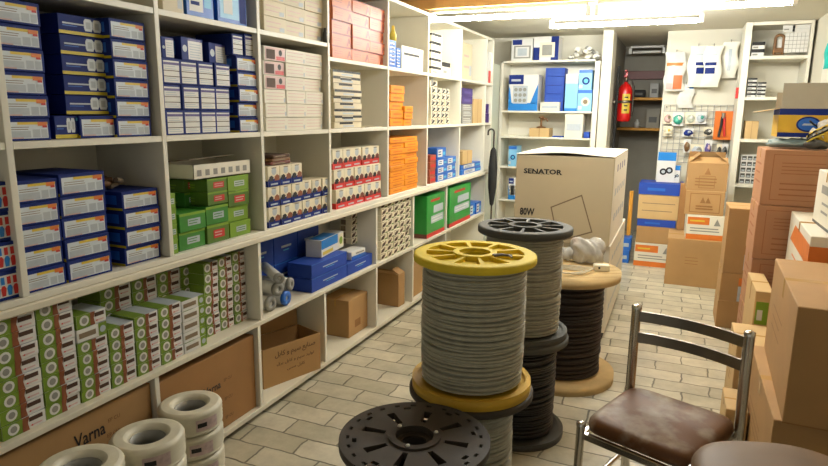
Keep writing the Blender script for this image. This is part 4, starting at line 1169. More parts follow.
# low ones near the chair
def grn(c): c.rect('F', .1, .68, .8, .90, 'green_lime'); c.rect('F', .2, .72, .5, .82, 'label_white', 2)
cart('carton', .345, 3.25, 0, .165, .36, .40, 'narrow light brown carton standing behind the chair post', lines_L, 'carton_tan', 0, GR)
cart('carton', .30, 2.95, 0, .092, .25, .19, 'lowest small carton on the floor behind the chair', None, 'carton_tan', 0, GR)
cart('carton', .448, 3.66, 0, .085, .44, .575, 'light tan carton with a green label behind the narrow one', grn, 'carton_tan', 0, GR)
# red-brown tower
def redp(c):
    c.lines('F', .2, .55, .75, .8, 4, 'print_red', 1, .25); c.frame('F', .1, .1, .9, .92, .004, 'print_red', 1); c.lines('F', .2, .15, .8, .45, 3, 'print_red', 1, .25); c.lines('L', .2, .3, .8, .8, 3, 'print_red', 1, .2)
for r in range(4):
    cart('carton', .462+.003*(r % 2), 4.13, .328*r, .46, .40, .325, 'red-brown printed carton in the tall tower, '+rowname(r, 4), redp, 'carton_red', random.uniform(-.008, .008), GR)
ZT = 1.315
# yellow-blue carton with open flaps
def yb(c):
    c.rect('F', 0, .0, 1, .16, 'navy'); c.rect('F', 0, .16, 1, .78, 'yellow_ochre', 1); c.rect('F', 0, .78, 1, 1, 'navy', 1)
    c.disc('F', .53, .46, .062, 'navy', 2, 24, .045); c.disc('F', .53, .46, .052, 'blue', 3, 24, .036); c.rect('F', .42, .42, .64, .49, 'label_grey', 4, .03)
    c.rect('L', 0, .16, 1, .78, 'yellow_ochre', 1); c.rect('L', 0, .78, 1, 1, 'navy', 1)
def fl(x, y, z): pass
p = ony(770, 146, 4.05)
t = open_carton('supply_carton', .53+.145, 4.265+.125, ZT+.064, 0.0, .29, .25, .165, 'open yellow and blue carton with grey flap on the tower', (('F', .15, -12, 'carton_grey'), ('L', .12, 100, 'carton_tan'), ('B', .10, 4, 'carton_grey'), ('R', .12, 0, 'carton_grey')), 'yellow_ochre', yb)
b = MB()
lump(b, 0, 0, .024, .15, .10, .03, 'crumple', seed=12, amp=.2, flat=-.022, n=30, k=10)
o = b.build('bag'); o.location = (.645, 4.345, ZT); tag(o, 'crumpled grey-green bag squashed under the yellow and blue carton', 'bag')
b = MB(); lump(b, 0, 0, .03, .07, .045, .03, 'dark_grey', seed=5, amp=.2, flat=-.028, n=24, k=12)
lump(b, .025, .0, .075, .05, .035, .04, 'yellow_ochre', seed=6, amp=.3); lump(b, -.015, .0, .085, .035, .03, .03, 'plastic_wrap', seed=8, amp=.35); lump(b, .02, .0, .125, .03, .025, .035, 'label_white', seed=18, amp=.35)
rnd = random.Random(11)
for k in range(5):
    a = rnd.uniform(0, 6); b.tube([(.06*math.cos(a+i*.7), .035*math.sin(a+i*.7), .03+.022*i+.01*k) for i in range(6)], .006, ['ink', 'label_yellow', 'ink'][k % 3], 6)
o = b.build('bag'); o.location = (.735, 4.19, ZT); tag(o, 'dark and ochre crumpled bag before the right side of the yellow-blue carton', 'bag')
# brown column farther back
def vm(c): c.rect('R', .2, .2, .6, .6, 'blue_sky')
for r, (z, h) in enumerate(((0, .20), (.202, .205), (.409, .46))):
    cart('carton', .352+.004*r, 4.76, z, .42, .34, h, 'brown carton in the column left of the red-brown tower, '+rowname(r, 3), [None, lambda c: (c.rect('F', .27, .02, .42, .55, 'label_grey'), c.rect('F', .27, .58, .36, .85, 'label_orange')), lambda c: (c.rect('F', .30, .06, .38, .3, 'label_grey'), c.rect('F', .32, .32, .37, .4, 'label_orange'))][r], 'carton', 0, GR)
# ---- back pile of cartons
P = 'cartons in the back pile'
def pw(c):
    c.rect('F', .02, .62, .60, .92, 'label_orange'); c.rect('F', 0, .0, 1, .22, 'label_orange'); c.lines('F', .1, .3, .9, .52, 2, 'grey_mid', 1, .4); c.pol('F', [(.72, .6), (.8, .88), (.9, .6)], 'grey_mid'); c.lines('F', .08, .66, .5, .88, 1, 'label_yellow', 2, .3)
def bm_(c): c.rect('F', 0, 0, 1, 1, 'navy') if False else None
px0, px1 = -.325, .045
cart('parts_carton', px0, 6.46, 0, px1-px0, .34, .235, 'white and orange carton at the bottom of the blue-lidded pile', pw, 'box_white', 0, P)
cart('carton', px0+.005, 6.465, .237, px1-px0-.01, .33, .17, 'brown carton between white-orange and blue cartons in the back pile', None, 'carton', 0, P)
def blu(c): c.rect('F', 0, 0, 1, 1, 'royal', 1); c.rect('F', .2, .35, .6, .6, 'blue', 2)
cart('carton', px0+.005, 6.465, .409, px1-px0-.015, .33, .07, 'thin blue carton low in the back pile', blu, 'blue', 0, P)
cart('carton', px0, 6.46, .481, px1-px0+.02, .34, .245, 'cream carton under the blue lid in the back pile', lambda c: c.lines('F', .1, .2, .9, .8, 2, 'taupe', 1, .1), 'carton_tan', 0, P)
cart('carton', px0-.005, 6.455, .728, px1-px0+.035, .35, .11, 'bright blue carton topping the back pile', blu, 'royal', 0, P)
for r in range(2):
    cart('blue_pack', -.475+.01*r, 6.52, .13*r, .10, .16, .129, 'blue pack on the floor left of the back pile, %s one' % ['lower', 'upper'][r], lambda c: c.rect('F', .2, .3, .8, .6, 'label_grey'), 'blue', 0, 'blue packs left of the back pile', 'pack', False)
b = MB(); b.box(-.02, .02, -.012, .012, 0, .72, 'plank_wood', .003); o = b.build('wood_strip'); o.location = (-.41, 6.72, .002); o.rotation_euler = (0, 0, .1); tag(o, 'upright wooden strip standing behind the blue packs by the back pile', 'wood')
def kp(c): c.lines('F', .35, .45, .6, .65, 3, 'print_soft', 1, .15)
cart('carton', -.02, 5.84, 0, .44, .46, .425, 'big brown floor carton in the back pile', kp, 'carton', 0, P)
cart('parts_carton', .115, 5.86, .427, .30, .38, .215, 'white and orange carton on the big brown floor carton', pw, 'box_white', .03, P)
def crest(c):
    c.frame('F', .12, .1, .9, .9, .006, 'print_soft', 1); c.lines('F', .28, .2, .75, .42, 2, 'print_soft', 2, .55, .1); c.pol('F', [(.38, .5), (.45, .75), (.52, .5), (.58, .75), (.66, .5)], 'print_soft', 2)
cart('carton', .095, 5.87, .644, .31, .36, .21, 'brown carton with framed dark print in the back pile', crest, 'carton', -.02, P)
def crest2(c): c.pol('F', [(.42, .6), (.5, .85), (.58, .6)], 'print_soft', 2); c.lines('F', .2, .15, .8, .5, 3, 'print_soft', 1, .35); c.frame('F', .3, .1, .7, .55, .004, 'print_soft', 2)
open_carton('carton', .245, 6.05, .856, 0.02, .315, .34, .235, 'open brown carton on the framed-print one, flaps raised', (('F', .09, -58), ('B', .09, -20), ('L', .12, -48), ('R', .12, -50)), 'carton', crest2, P)
cart('carton', .045, 6.32, 0, .16, .13, .86, 'narrow brown carton standing behind the framed-print carton', None, 'carton_dark', 0, P)

# ================================================================== BACK SHELF
BY = 6.7
bx0, bx1 = -1.85, -.81
bs = thing('back_shelf', ((bx0+bx1)/2, BY+.16, 0), 0, 'white shelf unit at the back wall with blue boxes', 'shelving')
bw = (bx1-bx0)/2
for s, wv in ((-1, .03), (1, .05)):
    b = MB(); b.box(*(sorted((s*bw, s*(bw-wv)))), -.16, .16, 0, 2.05, 'laminate', .002); b.build('upright_panel', bs)
for z in (.12, .55, .92, 1.25, 1.525, 2.05):
    b = MB(); b.box(-bw+.031 if z < 2 else -bw, bw-.051 if z < 2 else bw, -.16, .16, z-.02, z, 'laminate', .002); b.build('shelf_board', bs)
b = MB(); b.box(-bw+.031, bw-.051, .15, .158, .0, 2.03, 'laminate'); b.build('back_panel', bs)
def bbox(style, px0, px1, z, py, name, label, cat='box', y=BY+.01, d=.22, var=0, group=None):
    x0, x1 = Xat(px0, y, z), Xat(px1, y, z); zt = ony(px0, py, y).z
    return place(cached(style, x1-x0, d, zt-z, var), name, (x0+x1)/2, y+d/2, z, 0, label, cat, group)
def pic1(w, d, h, v):
    b = Box(w, d, h, 'label_white'); b.rect('F', .05, .72, .5, .95, 'navy'); b.rect('F', .12, .1, .92, .68, 'grey_mid'); b.rect('F', .2, .16, .84, .62, 'label_white', 2); b.rect('F', .3, .22, .74, .56, 'label_grey', 3); return b
def pic2(w, d, h, v):
    b = Box(w, d, h, 'label_white'); b.rect('F', .7, .0, 1, 1, 'navy'); b.rect('F', 0, 0, .25, .55, 'navy'); b.rect('F', .25, .12, .85, .75, 'label_cream', 2); b.rect('F', .35, .2, .75, .65, 'grey_mid', 3); return b
def pic3(w, d, h, v):
    b = Box(w, d, h, 'label_white'); b.rect('F', 0, 0, 1, .22, 'blue_bright'); b.pol('F', [(.75, .2), (1, .2), (1, .75), (.88, .5)], 'blue_bright', 1); b.pol('F', [(0, .2), (.12, .2), (.05, .6), (0, .7)], 'blue_bright', 1)
    b.rect('F', 0, .74, .5, 1, 'navy', 2); b.rect('F', .08, .82, .4, .88, 'label_grey', 3); b.rect('F', .15, .2, .65, .7, 'label_grey', 2)
    for i in range(3):
        for j in range(3): b.disc('F', .25+.15*i, .29+.15*j, .02, 'grey_mid', 3, 10)
    return b
def pic4(w, d, h, v):
    b = Box(w, d, h, 'royal'); b.lines('F', .15, .15, .85, .95, 5, 'blue', 1, .12, .1); return b
def pic5(w, d, h, v):
    b = Box(w, d, h, 'blue_sky'); b.rect('F', 0, .75, 1, 1, 'label_white'); b.rect('F', .1, .8, .7, .86, 'label_grey', 2); b.rect('F', .0, .0, 1, .08, 'blue_bright', 2); return b
def pic6(w, d, h, v):
    b = Box(w, d, h, 'blue_sky'); b.disc('F', .55, .45, min(w, h)*.3, 'navy' if v else 'label_cream', 2); b.disc('F', .55, .45, min(w, h)*.17, 'cyan' if v else 'taupe', 3); b.rect('F', 0, .85, 1, 1, 'blue', 2)
    b.rect('F', .05, .1, .3, .25, 'label_white', 2); return b
def plainw(w, d, h, v):
    b = Box(w, d, h, 'box_white'); b.rect('F', .1, .3, .9, .6, 'label_grey'); return b
BG = 'boxes on the back shelf'
bbox(pic1, 511, 532, 2.0505, 39, 'fan_box', 'white box with a fan picture, left on the back shelf top', group=BG)
bbox(pic2, 533, 558, 2.0505, 37, 'fan_box', 'white box with navy corners, right on the back shelf top', group=BG)
bbox(pic3, 508, 537, 1.5255, 75, 'fan_box', 'large white and blue box with navy corner on the back shelf', group=BG)
x0 = Xat(544, BY+.08, 1.58); x1 = Xat(563, BY+.08, 1.58)
bbox(plainw, 540, 559, 1.5255, 102, 'small_box', 'small white box in front of the navy boxes on the back shelf', d=.06, group=BG)
hh = (ony(545, 68, BY+.09).z-1.5255)/5
for r in range(5):
    place(cached(pic4, x1-x0, .18, hh-.001), 'navy_box', (x0+x1)/2, BY+.08+.09, 1.5255+hh*r, 0, 'navy flat box piled behind a small white box, '+rowname(r, 5), 'box', 'navy boxes on the back shelf')
bbox(pic5, 564, 576.5, 1.5255, 74, 'fan_box', 'tall pale blue box beside the navy boxes on the back shelf', group=BG)
o = bbox(pic6, 577, 591, 1.5255, 90, 'fan_box', 'pale blue box with a round picture, lower right on the back shelf', group=BG)
x0, x1 = Xat(578, BY+.01, 1.7), Xat(591, BY+.01, 1.7); zt = ony(577, 90, BY+.01).z+.001
place(cached(pic6, x1-x0, .2, ony(578, 70, BY+.01).z-zt, 1), 'fan_box', (x0+x1)/2, BY+.11, zt, 0, 'pale blue box with dark round picture stacked at upper right', 'box', BG)
bbox(plainw, 564, 582, 1.2505, 114, 'fan_box', 'white and grey box on the second back shelf', group=BG)
bbox(kraft_small, 529, 549, 1.2505, 128, 'brown_box', 'low brown carton on the second back shelf', d=.2)
b = MB(); b.lathe([(0, 0), (.05, 0), (.05, .012), (.012, .02), (.012, .10), (.03, .105), (.03, .12), (0, .12)], 'brown', 16)
b.tube([(0, 0, .09), (.05, 0, .10), (.07, 0, .07)], .009, 'brown', 8)
zt = ony(529, 128, BY+.01).z
o = b.build('door_handle_set'); o.location = (Xat(541, BY+.1, 1.33), BY+.1, zt+.001); tag(o, 'dark brown metal fitting standing on the low brown carton', 'fitting')
bbox(plainw, 508, 527, 1.2505, 136, 'small_box', 'flat white box at the left of the second back shelf', group=BG)
bbox(pic4, 552, 563, 1.2505, 136, 'navy_box', 'small navy box right of the low brown carton', d=.15)
bbox(pic4, 583.5, 589, 1.2505, 132, 'navy_box', 'navy box at the right end of the second back shelf', d=.15)
bbox(pic6, 508, 516, .9205, 146, 'fan_box', 'blue and white box seen left of the SENATOR carton, upper', var=1, group=BG)
bbox(pic3, 508, 518, .5505, 178, 'fan_box', 'blue and white box seen left of the SENATOR carton, lower', group=BG)
# bundle of white clips on the shelf top
t = thing('clip_bundle', (Xat(584, BY+.08, 2.06), BY+.09, 2.052), 0, 'bunch of white plastic fittings in clear wrap on the shelf top', 'bundle')
rnd = random.Random(3); b = MB()
for k in range(34):
    x, y = rnd.uniform(-.15, .15), rnd.uniform(-.06, .06); z = rnd.uniform(.016, .02+.16*(1-abs(x)/.16)); r = rnd.uniform(.018, .034)
    lump(b, x, y, z+.004, r, r*.8, r*.7, ['plastic_white', 'plastic_white', 'plastic_wrap', 'grey_mid'][k % 4], 10, 6, k, .25)
b.build('fittings', t)
b = MB(); lump(b, -.05, -.16, -.02, .018, .012, .018, 'plastic_white', 12, 8, 2, .05); b.tube([(-.05, -.155, 0), (-.04, -.1, .012), (-.02, -.03, .02)], .004, 'plastic_white', 6); b.build('hanging_fitting', t)

# corner cabinet between left shelves and back shelf
t = thing('corner_cabinet', (-1.985, 6.43, 0), 0, 'pale grey-green cabinet in the far left corner', 'cabinet')
b = MB(); b.box(-.16, .15, -.2, .2, 0, 2.0, 'grey_green', .003); b.build('body', t)
for z0, z1 in ((.05, .68), (.70, 1.33), (1.35, 1.98)):
    b = MB(); b.box(-.15, .14, -.212, -.201, z0, z1, 'grey_green', .003); d = b.build('door', t)
    h = MB(); h.box(.09, .12, -.222, -.2125, (z0+z1)/2-.03, (z0+z1)/2+.03, 'grey_mid', .002); h.build('handle', d)
b = MB(); lump(b, 0, 0, .07, .10, .10, .08, 'taupe', seed=21, amp=.25, flat=-.068); lump(b, .05, -.05, .14, .06, .06, .08, 'label_grey', seed=22, amp=.25)
o = b.build('bag'); o.location = (-1.985, 6.42, 2.002); tag(o, 'brown crumpled bag on top of the corner cabinet', 'bag')
# black umbrella
ux, uy = -1.68, 6.16
p = onz(496, 205, .6)
t = thing('umbrella', (-1.70, 6.0, .01), 0, 'folded black umbrella leaning by the end of the left shelves', 'umbrella')
b = MB(); b.lathe([(0, .55), (.02, .58), (.042, .75), (.046, .95), (.030, 1.12), (.012, 1.15), (0, 1.15)], 'dark', 14); b.build('canopy', t)
b = MB(); b.tube([(0, 0, 0), (0, 0, 1.30)], .009, 'black_plastic', 8)
b.tube([(0, 0, 1.30)]+[(-.03+.03*math.cos(a), 0, 1.30+.03*math.sin(a)) for a in [PI*i/8 for i in range(1, 9)]]+[(-.06, 0, 1.27)], .009, 'black_plastic', 8); b.build('shaft', t)

# ================================================================== NICHE
def plank(x0, x1, y0, y1, z, label):
    b = MB(); b.box(x0, x1, y0, y1, z-.03, z, 'plank_wood', .003); o = b.build('wall_plank'); return tag(o, label, 'shelf', 'plank shelves in the niche')
plank(-.72, -.20, 8.0, 8.4, 1.70, 'upper yellowish plank shelf in the dark niche')
plank(-.72, -.20, 8.0, 8.4, 1.34, 'lower yellowish plank shelf in the dark niche')
b = MB(); b.box(-.72, -.20, 8.34, 8.4, 1.93, 2.03, 'maroon', .003); tag(b.build('wall_rail'), 'dark red rail across the back of the niche', 'rail')
def dk(w, d, h, v):
    b = Box(w, d, h, ['dark', 'niche_paint', 'grey_mid'][v % 3], .004); b.rect('F', .2, .3, .8, .6, 'dark_grey'); return b
place(cached(dk, .14, .15, .09, 0), 'dark_box', -.50, 8.12, 1.701, 0, 'black box on the upper niche plank', 'box')
place(cached(dk, .10, .15, .17, 2), 'dark_box', -.33, 8.14, 1.701, 0, 'grey box on the upper niche plank', 'box')
place(cached(dk, .15, .18, .22, 1), 'dark_box', -.32, 8.14, 1.341, 0, 'dull grey box on the lower niche plank', 'box')
b = MB(); b.lathe([(0, 0), (.03, 0), (.032, .06), (.015, .08), (.015, .1), (0, .1)], 'plastic_wrap', 14)
place(b.mesh('jar'), 'jar', -.50, 8.12, 1.341, 0, 'small clear jar on the lower niche plank', 'jar')
b = MB(); b.tube([(-.655, 7.02, .02), (-.655, 7.02, 2.0)], .014, 'dark', 8); tag(b.build('metal_pole'), 'dark vertical pole beside the fire extinguisher', 'pole')
# fire extinguisher
t = thing('fire_extinguisher', (-.60, 7.34, 1.42), 0, 'red fire extinguisher with yellow label hanging in the niche', 'fire extinguisher')
b = MB(); b.lathe([(0, 0), (.06, 0), (.074, .015), (.076, .05), (.076, .32), (.068, .37), (.04, .405), (.022, .415), (.022, .43), (0, .43)], 'red', 28); b.build('cylinder', t)
b = MB(); vs = []; N = 10
for z in (.09, .30):
    for i in range(N+1):
        a = -PI/2-.25+1.15*i/N; vs.append((.0772*math.cos(a), .0772*math.sin(a), z))
b.add(vs, [(i, i+1, N+2+i, N+1+i) for i in range(N)], 'label_yellow', True)
for q in range(4):
    vs = []
    for z in (.12+.045*q, .135+.045*q):
        for i in range(5):
            a = -PI/2+.05+.5*i/4; vs.append((.0778*math.cos(a), .0778*math.sin(a), z))
    b.add(vs, [(i, i+1, 6+i, 5+i) for i in range(4)], 'ink', True)
b.build('label_sticker', t)
b = MB(); b.lathe([(0, .43), (.02, .43), (.02, .47), (.014, .48), (0, .48)], 'steel', 14); b.box(-.014, .014, -.09, .03, .48, .496, 'red', .003); b.build('valve', t)
b = MB(); b.box(-.012, .012, -.08, .03, .54, .556, 'red', .003); b.box(-.01, .01, .02, .035, .48, .556, 'red', .002); b.build('handle', t)
b = MB(); b.tube([(.015, 0, .46), (.06, -.01, .45), (.088, -.01, .38), (.09, -.01, .2), (.086, -.01, .06)], .010, 'black_plastic', 8); b.build('hose', t)
b = MB(); b.box(-.12, -.06, -.015, .015, .2, .23, 'steel', .002); b.lathe([(.0765, .2), (.0795, .2), (.0795, .23), (.0765, .23)], 'steel', 28, closed=True); b.build('bracket', t)

# ================================================================== PEG WALL
PY = 6.98
gx0, gx1 = Xat(662, PY-.03, 1.3), Xat(737, PY-.03, 1.3)
t = thing('wire_grid', (0, PY-.03, 0), 0, 'white wire display grid on the back wall', 'grid')
b = MB(); zg0, zg1 = 1.02, 1.60
n = 12
for i in range(n+1): x = gx0+(gx1-gx0)*i/n; b.box(x-.003, x+.003, -.003, .003, zg0, zg1, 'wire_grid')
for i in range(10): z = zg0+(zg1-zg0)*i/9; b.box(gx0, gx1, -.008, -.002, z-.003, z+.003, 'wire_grid')
b.build('wires', t)
b = MB()
for x in (gx0+.02, gx1-.02):
    for z in (zg0+.02, zg1-.02): b.box(x-.008, x+.008, 0, .03, z-.008, z+.008, 'steel')
b.build('wall_clips', t)
def pillow(mb, w, h, th, m, n=12, seed=0, off=(0, 0, 0), amp=.3):
    rnd = random.Random(seed); a, c, e = rnd.uniform(3, 7), rnd.uniform(3, 7), rnd.uniform(0, 6)
    for s in (-1, 1):
        vs = []; fs = []
        for i in range(n+1):
            for j in range(n+1):
                u, v = i/n, j/n
                k = (math.sin(PI*u)*math.sin(PI*v))**.5*(1+amp*math.sin(a*u+c*v+e))
                edge = .012*math.sin(9*v+e)*(abs(u-.5)*2)**3
                vs.append((off[0]+(u-.5)*w+edge, off[1]+s*th/2*k, off[2]-v*h))
        for i in range(n):
            for j in range(n):
                q = (i*(n+1)+j, (i+1)*(n+1)+j, (i+1)*(n+1)+j+1, i*(n+1)+j+1); fs.append(q if s < 0 else q[::-1])
        mb.add(vs, fs, m, True)
def hanging_pack(px0, px1, py0, py1, y, th, m, label, decs=(), group=None, seed=0, name='hanging_bag', cat='bag'):
    a = ony(px0, py0, y); c = ony(px1, py1, y); w = c.x-a.x; h = a.z-c.z
    t = thing(name, ((a.x+c.x)/2, y, a.z), 0, label, cat, group)
    b = MB(); pillow(b, w, h, th, m, seed=seed, amp=.15)
    if decs:
        g = b
        for (u0, v0, u1, v1, dm) in decs:
            N = 4; vs = []; fs = []
            for i in range(N+1):
                for j in range(N+1):
                    u, v = u0+(u1-u0)*i/N, v0+(v1-v0)*j/N
                    rnd = random.Random(seed); aa, cc, e = rnd.uniform(3, 7), rnd.uniform(3, 7), rnd.uniform(0, 6)
                    k = (math.sin(PI*u)*math.sin(PI*v))**.5*(1+.15*math.sin(aa*u+cc*v+e))
                    vs.append(((u-.5)*w, -th/2*k-.003, -v*h))
            for i in range(N):
                for j in range(N): fs.append((i*(N+1)+j, (i+1)*(N+1)+j, (i+1)*(N+1)+j+1, i*(N+1)+j+1))
            g.add(vs, fs, dm, True)
    b.build('pouch', t)
    b = MB(); b.tube([(0, .0, -.01), (0, .0, .014), (0, .02, .022), (0, PY-y-.001, .022)], .003, 'steel', 6); b.build('hook', t)
    return t
HG = 'bags hanging on the back wall'
hanging_pack(667, 683, 52, 91, 6.88, .07, 'plastic_wrap', 'white bag with orange print hanging leftmost on the back wall', ((.05, .28, .95, .36, 'label_orange'), (.45, .6, .9, .95, 'salmon'), (.1, .8, .4, .95, 'label_pink')), HG, 1)
DB = [(.42, .40, .94, .48, 'navy'), (.48, .53, .92, .68, 'navy'), (.3, .2, .84, .23, 'label_grey')]
DB2 = [(.08, .40, .72, .48, 'navy'), (.10, .53, .66, .68, 'navy'), (.2, .2, .7, .23, 'label_grey')]
hanging_pack(690, 703.5, 46, 87, 6.88, .06, 'plastic_white', 'left white bag with navy blocks on the back wall', DB, HG, 2)
hanging_pack(705.5, 719, 46, 87, 6.80, .05, 'plastic_white', 'middle white bag with navy blocks on the back wall', DB2, HG, 3)
hanging_pack(723, 736, 42, 78, 6.89, .06, 'plastic_white', 'plain white bag hanging at the right on the back wall', ((.4, .2, .6, .8, 'label_grey'),), HG, 4)
hanging_pack(679, 692, 84, 108, 6.93, .03, 'plastic_wrap', 'flat clear bag hanging under the orange-print bag', ((.7, .0, .98, .2, 'blue_bright'),), HG, 5)
KG = 'blister packs on the wire grid'
packs = [(664, 672, 112, 124, 'label_pink', 'pink', 'taupe'), (673, 683, 112, 126, 'teal', 'teal', 'label_white'), (686, 695, 112, 124, 'grey_green', 'grey-green', 'label_white'), (696, 706, 112, 124, 'label_grey', 'pale grey', 'teal'), (664, 672, 126, 136, 'label_cream', 'cream', 'label_yellow'),
         (683, 693, 128, 137, 'navy', 'navy', 'label_grey'), (704, 713, 127, 136, 'dark_grey', 'dark grey', 'label_white'), (684, 690, 139, 153, 'brown', 'brown', 'taupe'), (691, 703, 144, 155, 'label_grey', 'silver', 'grey_mid'), (705, 711, 140, 156, 'label_purple', 'lilac', 'label_pink'), (717, 721, 144, 158, 'dark_grey', 'slim black', 'ink'), (722, 727, 144, 158, 'dark_grey', 'second slim black', 'ink')]
for k, (a, c, e, f, m, nm, m2) in enumerate(packs):
    y = PY-.075; p0 = ony(a, e, y); p1 = ony(c, f, y); w = p1.x-p0.x; h = p0.z-p1.z
    t = thing('blister_pack', ((p0.x+p1.x)/2, y, p0.z), 0, '%s blister pack hanging on the wire grid' % nm, 'pack', KG)
    b = MB(); b.box(-w/2, w/2, 0, .003, -h, 0, 'label_white' if k % 2 else 'label_cream', .001); b.build('card', t)
    b = MB(); lump(b, 0, -.008, -h*.55, w*.40, .018, h*.34, m, 12, 8, k, .2); lump(b, w*.1, -.018, -h*.45, w*.18, .012, h*.16, m2, 10, 6, k+3, .2); b.build('blister', t)
    b = MB(); b.tube([(0, .001, -.008), (0, .06, -.004)], .0025, 'steel', 6); b.build('hook', t)
# orange tool pack
y = PY-.085; p0 = ony(715.5, 111, y); p1 = ony(731, 140, y); w = p1.x-p0.x; h = p0.z-p1.z
t = thing('tool_pack', ((p0.x+p1.x)/2, y, p0.z), 0, 'orange packed pliers hanging at the right of the wire grid', 'pack')
b = MB(); b.box(-w/2, w/2, 0, .006, -h, 0, 'orange_deep', .002); b.build('card', t)
b = MB(); b.tube([(-w*.1, -.012, -h*.2), (-w*.12, -.012, -h*.5), (-w*.2, -.012, -h*.9)], .012, 'ink', 8); b.tube([(w*.02, -.012, -h*.2), (w*.05, -.012, -h*.55), (w*.12, -.012, -h*.88)], .012, 'label_red', 8); b.tube([(-w*.05, -.012, -h*.06), (-w*.05, -.012, -h*.25)], .016, 'steel', 8); b.build('pliers', t)
b = MB(); b.tube([(0, .003, -.008), (0, .06, -.004)], .0025, 'steel', 6); b.build('hook', t)
# small red tag on upright
# blue-topped pack standing on the back pile
def magnet(w, d, h, v):
    b = Box(w, d, h, 'label_white'); b.rect('F', 0, .72, 1, 1, 'blue_bright'); b.disc('F', .35, .35, w*.2, 'ink', 2); b.disc('F', .68, .4, w*.2, 'ink', 2); b.disc('F', .35, .35, w*.1, 'label_grey', 3); b.disc('F', .68, .4, w*.1, 'label_grey', 3); return b
x0, x1 = Xat(656, 6.62, .84), Xat(674, 6.62, .84)
place(cached(magnet, x1-x0, .06, ony(660, 152, 6.62).z-.8395), 'tool_box', (x0+x1)/2, 6.65, .8395, 0, 'blue-topped white pack standing on the blue-lidded pile', 'pack')
place(cached(magnet, .075, .05, .17, 1), 'tool_box', -.0, 6.66, .8395, -.2, 'small dark and white pack leaning beside the blue-topped one', 'pack')

# ================================================================== RIGHT SHELF
RY = 6.5
rx0, rx1 = .462, .995
rs = thing('right_shelf', ((rx0+rx1)/2, RY+.2, 0), 0, 'tall cream shelf unit in the far right corner', 'shelving')
rw = (rx1-rx0)/2
for s, wv in ((-1, .055), (1, .025)):
    b = MB(); b.box(*(sorted((s*rw, s*(rw-wv)))), -.2, .2, 0, 2.325, 'laminate', .002); b.build('upright_panel', rs)
for z in (.45, .87, 1.29, 1.67, 2.03, 2.325):
    b = MB(); b.box(-rw+.056, rw-.026, -.2, .19, z-.03, z, 'laminate', .002); b.build('shelf_board', rs)
b = MB(); b.box(-rw+.056, rw-.026, .19, .198, 0, 2.325, 'laminate'); b.build('back_panel', rs)
def rbox(style, px0, px1, z, py, name, label, cat='box', y=RY+.02, d=.2, var=0, group=None):
    x0, x1 = Xat(px0, y, z), Xat(px1, y, z); zt = ony(px0, py, y).z
    return place(cached(style, x1-x0, d, zt-z, var), name, (x0+x1)/2, y+d/2, z, 0, label, cat, group)
def stripe_bw(w, d, h, v):
    b = Box(w, d, h, 'label_white'); b.rect('F', 0, .5, 1, 1, 'ink'); b.rect('F', .1, .1, .5, .35, 'grey_mid', 1); return b
for c, (a, e, n, py) in enumerate(((746.5, 755.5, 5, 78), (756.5, 765, 4, 82))):
    x0, x1 = Xat(a, RY+.02, 1.68), Xat(e, RY+.02, 1.68); zt = ony(a, py, RY+.02).z; h = (zt-1.6705)/n
    for r in range(n):
        place(cached(stripe_bw, x1-x0, .16, h-.001), 'switch_box', (x0+x1)/2, RY+.10, 1.6705+h*r, 0, 'black-banded white box, %s, %s pile on the right shelf' % (rowname(r, n), ['left', 'right'][c]), 'box', 'black-banded boxes on the right shelf')
x0, x1 = Xat(751, RY+.02, 2.04), Xat(764, RY+.02, 2.04); h = (ony(750, 42, RY+.02).z-2.0305)/2
for r in range(2):
    place(cached(stripe_bw, x1-x0, .16, h-.001), 'switch_box', (x0+x1)/2, RY+.10, 2.0305+h*r, 0, 'wide dark-topped box on the uppermost right shelf, '+['lower', 'upper'][r], 'box', 'wide boxes on the right shelf')
# brown arched holder
a = ony(773, 53, RY+.04); c = ony(786, 33, RY+.04)
t = thing('mirror_frame', ((a.x+c.x)/2, RY+.05, 2.0305), 0, 'brown arched frame holding a pale card on the right shelf', 'frame')
w = c.x-a.x; h = c.z-2.0305
b = MB(); pts = [(w*.40, 0, .014)]+[(w*.40*math.cos(q), 0, h-w*.40-.014+w*.40*math.sin(q)) for q in [PI*i/10 for i in range(11)]]+[(-w*.40, 0, .014)]
b.tube(pts, .013, 'brown', 8, close=True); b.build('arch', t)
b = MB(); b.box(-w*.36, w*.36, .012, .018, .028, h-.05, 'label_white', .002); b.build('card', t)
b = MB(); b.box(-w*.36, w*.36, -.012, .011, .028, .07, 'brown', .002); b.build('base', t)
# taped papers
def sheet(px0, px1, py0, py1, label, decs):
    y = RY+.03; p0 = ony(px0, py0, y-.0); p1 = ony(px1, py1, y)
    x0, x1, z1, z0 = p0.x, min(p1.x, rx1-.03), min(p0.z, 2.29), max(p1.z, 2.035)
    b = MB(); b.box(x0, x1, y, y+.002, z0, z1, 'label_white')
    for (u0, v0, u1, v1, m) in decs: b.box(x0+(x1-x0)*u0, x0+(x1-x0)*u1, y-.0008, y-.0003, z0+(z1-z0)*v0, z0+(z1-z0)*v1, m)
    tag(b.build('paper_sheet'), label, 'paper', 'papers inside the right shelf')
grid = [(i/6, 0, i/6+.015, 1, 'grey_mid') for i in range(1, 6)] + [(0, j/5, 1, j/5+.02, 'grey_mid') for j in range(1, 5)]
sheet(786, 811, 33, 52, 'ruled white paper low inside the right shelf top', grid)
sheet(785, 795, 12, 32, 'white paper with a black bar inside the right shelf top', ((.78, .1, .95, .9, 'ink'), (.1, .3, .5, .5, 'grey_mid')))
sheet(795.6, 811, 10, 32, 'blank pale paper inside the right shelf top, rightmost', ((0, .5, 1, .52, 'label_grey'),))
rbox(kraft_small, 744, 757, 1.2905, 121, 'brown_box', 'tan carton on the middle board of the right shelf')
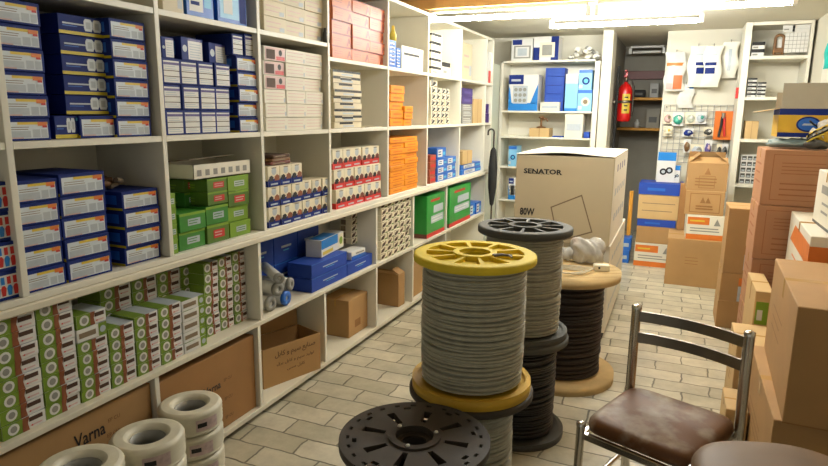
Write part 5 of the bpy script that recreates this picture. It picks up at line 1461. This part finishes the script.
# drawer organizer
t = thing('drawer_organizer', ((Xat(739, RY+.02, .9)+Xat(762, RY+.02, .9))/2, RY+.03, .8705), 0, 'small grey drawer organizer on the lower right shelf', 'organizer')
w = Xat(762, RY+.02, .9)-Xat(739, RY+.02, .9); h = ony(740, 155, RY+.02).z-.87
b = MB(); b.box(-w/2, w/2, .002, .16, 0, h, 'label_white', .002); b.build('case', t)
for i in range(4):
    for j in range(5):
        b = MB(); x = -w/2+w*(i+.5)/4; z = h*(j+.5)/5; b.box(x-w*.10, x+w*.10, -.006, .0015, z-h*.07, z+h*.07, 'dark_grey', .002); b.box(x-w*.07, x+w*.07, -.0068, -.0062, z-h*.05, z-h*.0, 'label_grey'); b.build('drawer', t)
b = MB(); lump(b, 0, 0, .04, .08, .05, .04, 'plastic_wrap', seed=30, amp=.25, flat=-.038); lump(b, .05, -.02, .05, .04, .04, .03, 'green_olive', seed=31, amp=.25)
o = b.build('bag'); o.location = (.66, RY+.10, .4515); tag(o, 'crumpled pale bag on the lowest right shelf board', 'bag')
# red tag on the upright
b = MB(); b.box(-.012, .012, -.004, 0, -.05, .05, 'label_red', .001); o = b.build('red_tag'); p = ony(737, 93, RY); o.location = (p.x, RY-.001, p.z); tag(o, 'small red tag fixed to the right shelf upright', 'tag')
# right wall items near the top corner
b = MB(); pillow(b, .17, .20, .05, 'label_yellow', seed=41); pillow(b, .15, .17, .05, 'grey_mid', seed=42, off=(.02, .02, -.15)); pillow(b, .10, .18, .04, 'turquoise', seed=43, off=(-.04, .0, -.29))
o = b.build('cloth_bundle'); p = ony(826, 8, 5.6); o.location = (.95, 5.35, 2.31); o.rotation_euler = (0, 0, -1.2); tag(o, 'yellow and turquoise cloths hanging high on the right wall', 'cloth')
b = MB(); b.box(XR-.03, XR-.001, 5.2, 5.9, 1.45, 1.95, 'plastic_white', .003); tag(b.build('wall_panel'), 'white board fixed to the right wall behind the yellow carton', 'board')

bad = {k: v for k, v in ALL_LABELS.items() if len(v) > 1}
long_ = [k for k in ALL_LABELS if not 4 <= len(k.split()) <= 16]
print('DUPLICATE LABELS', bad); print('LABEL LENGTH', long_)
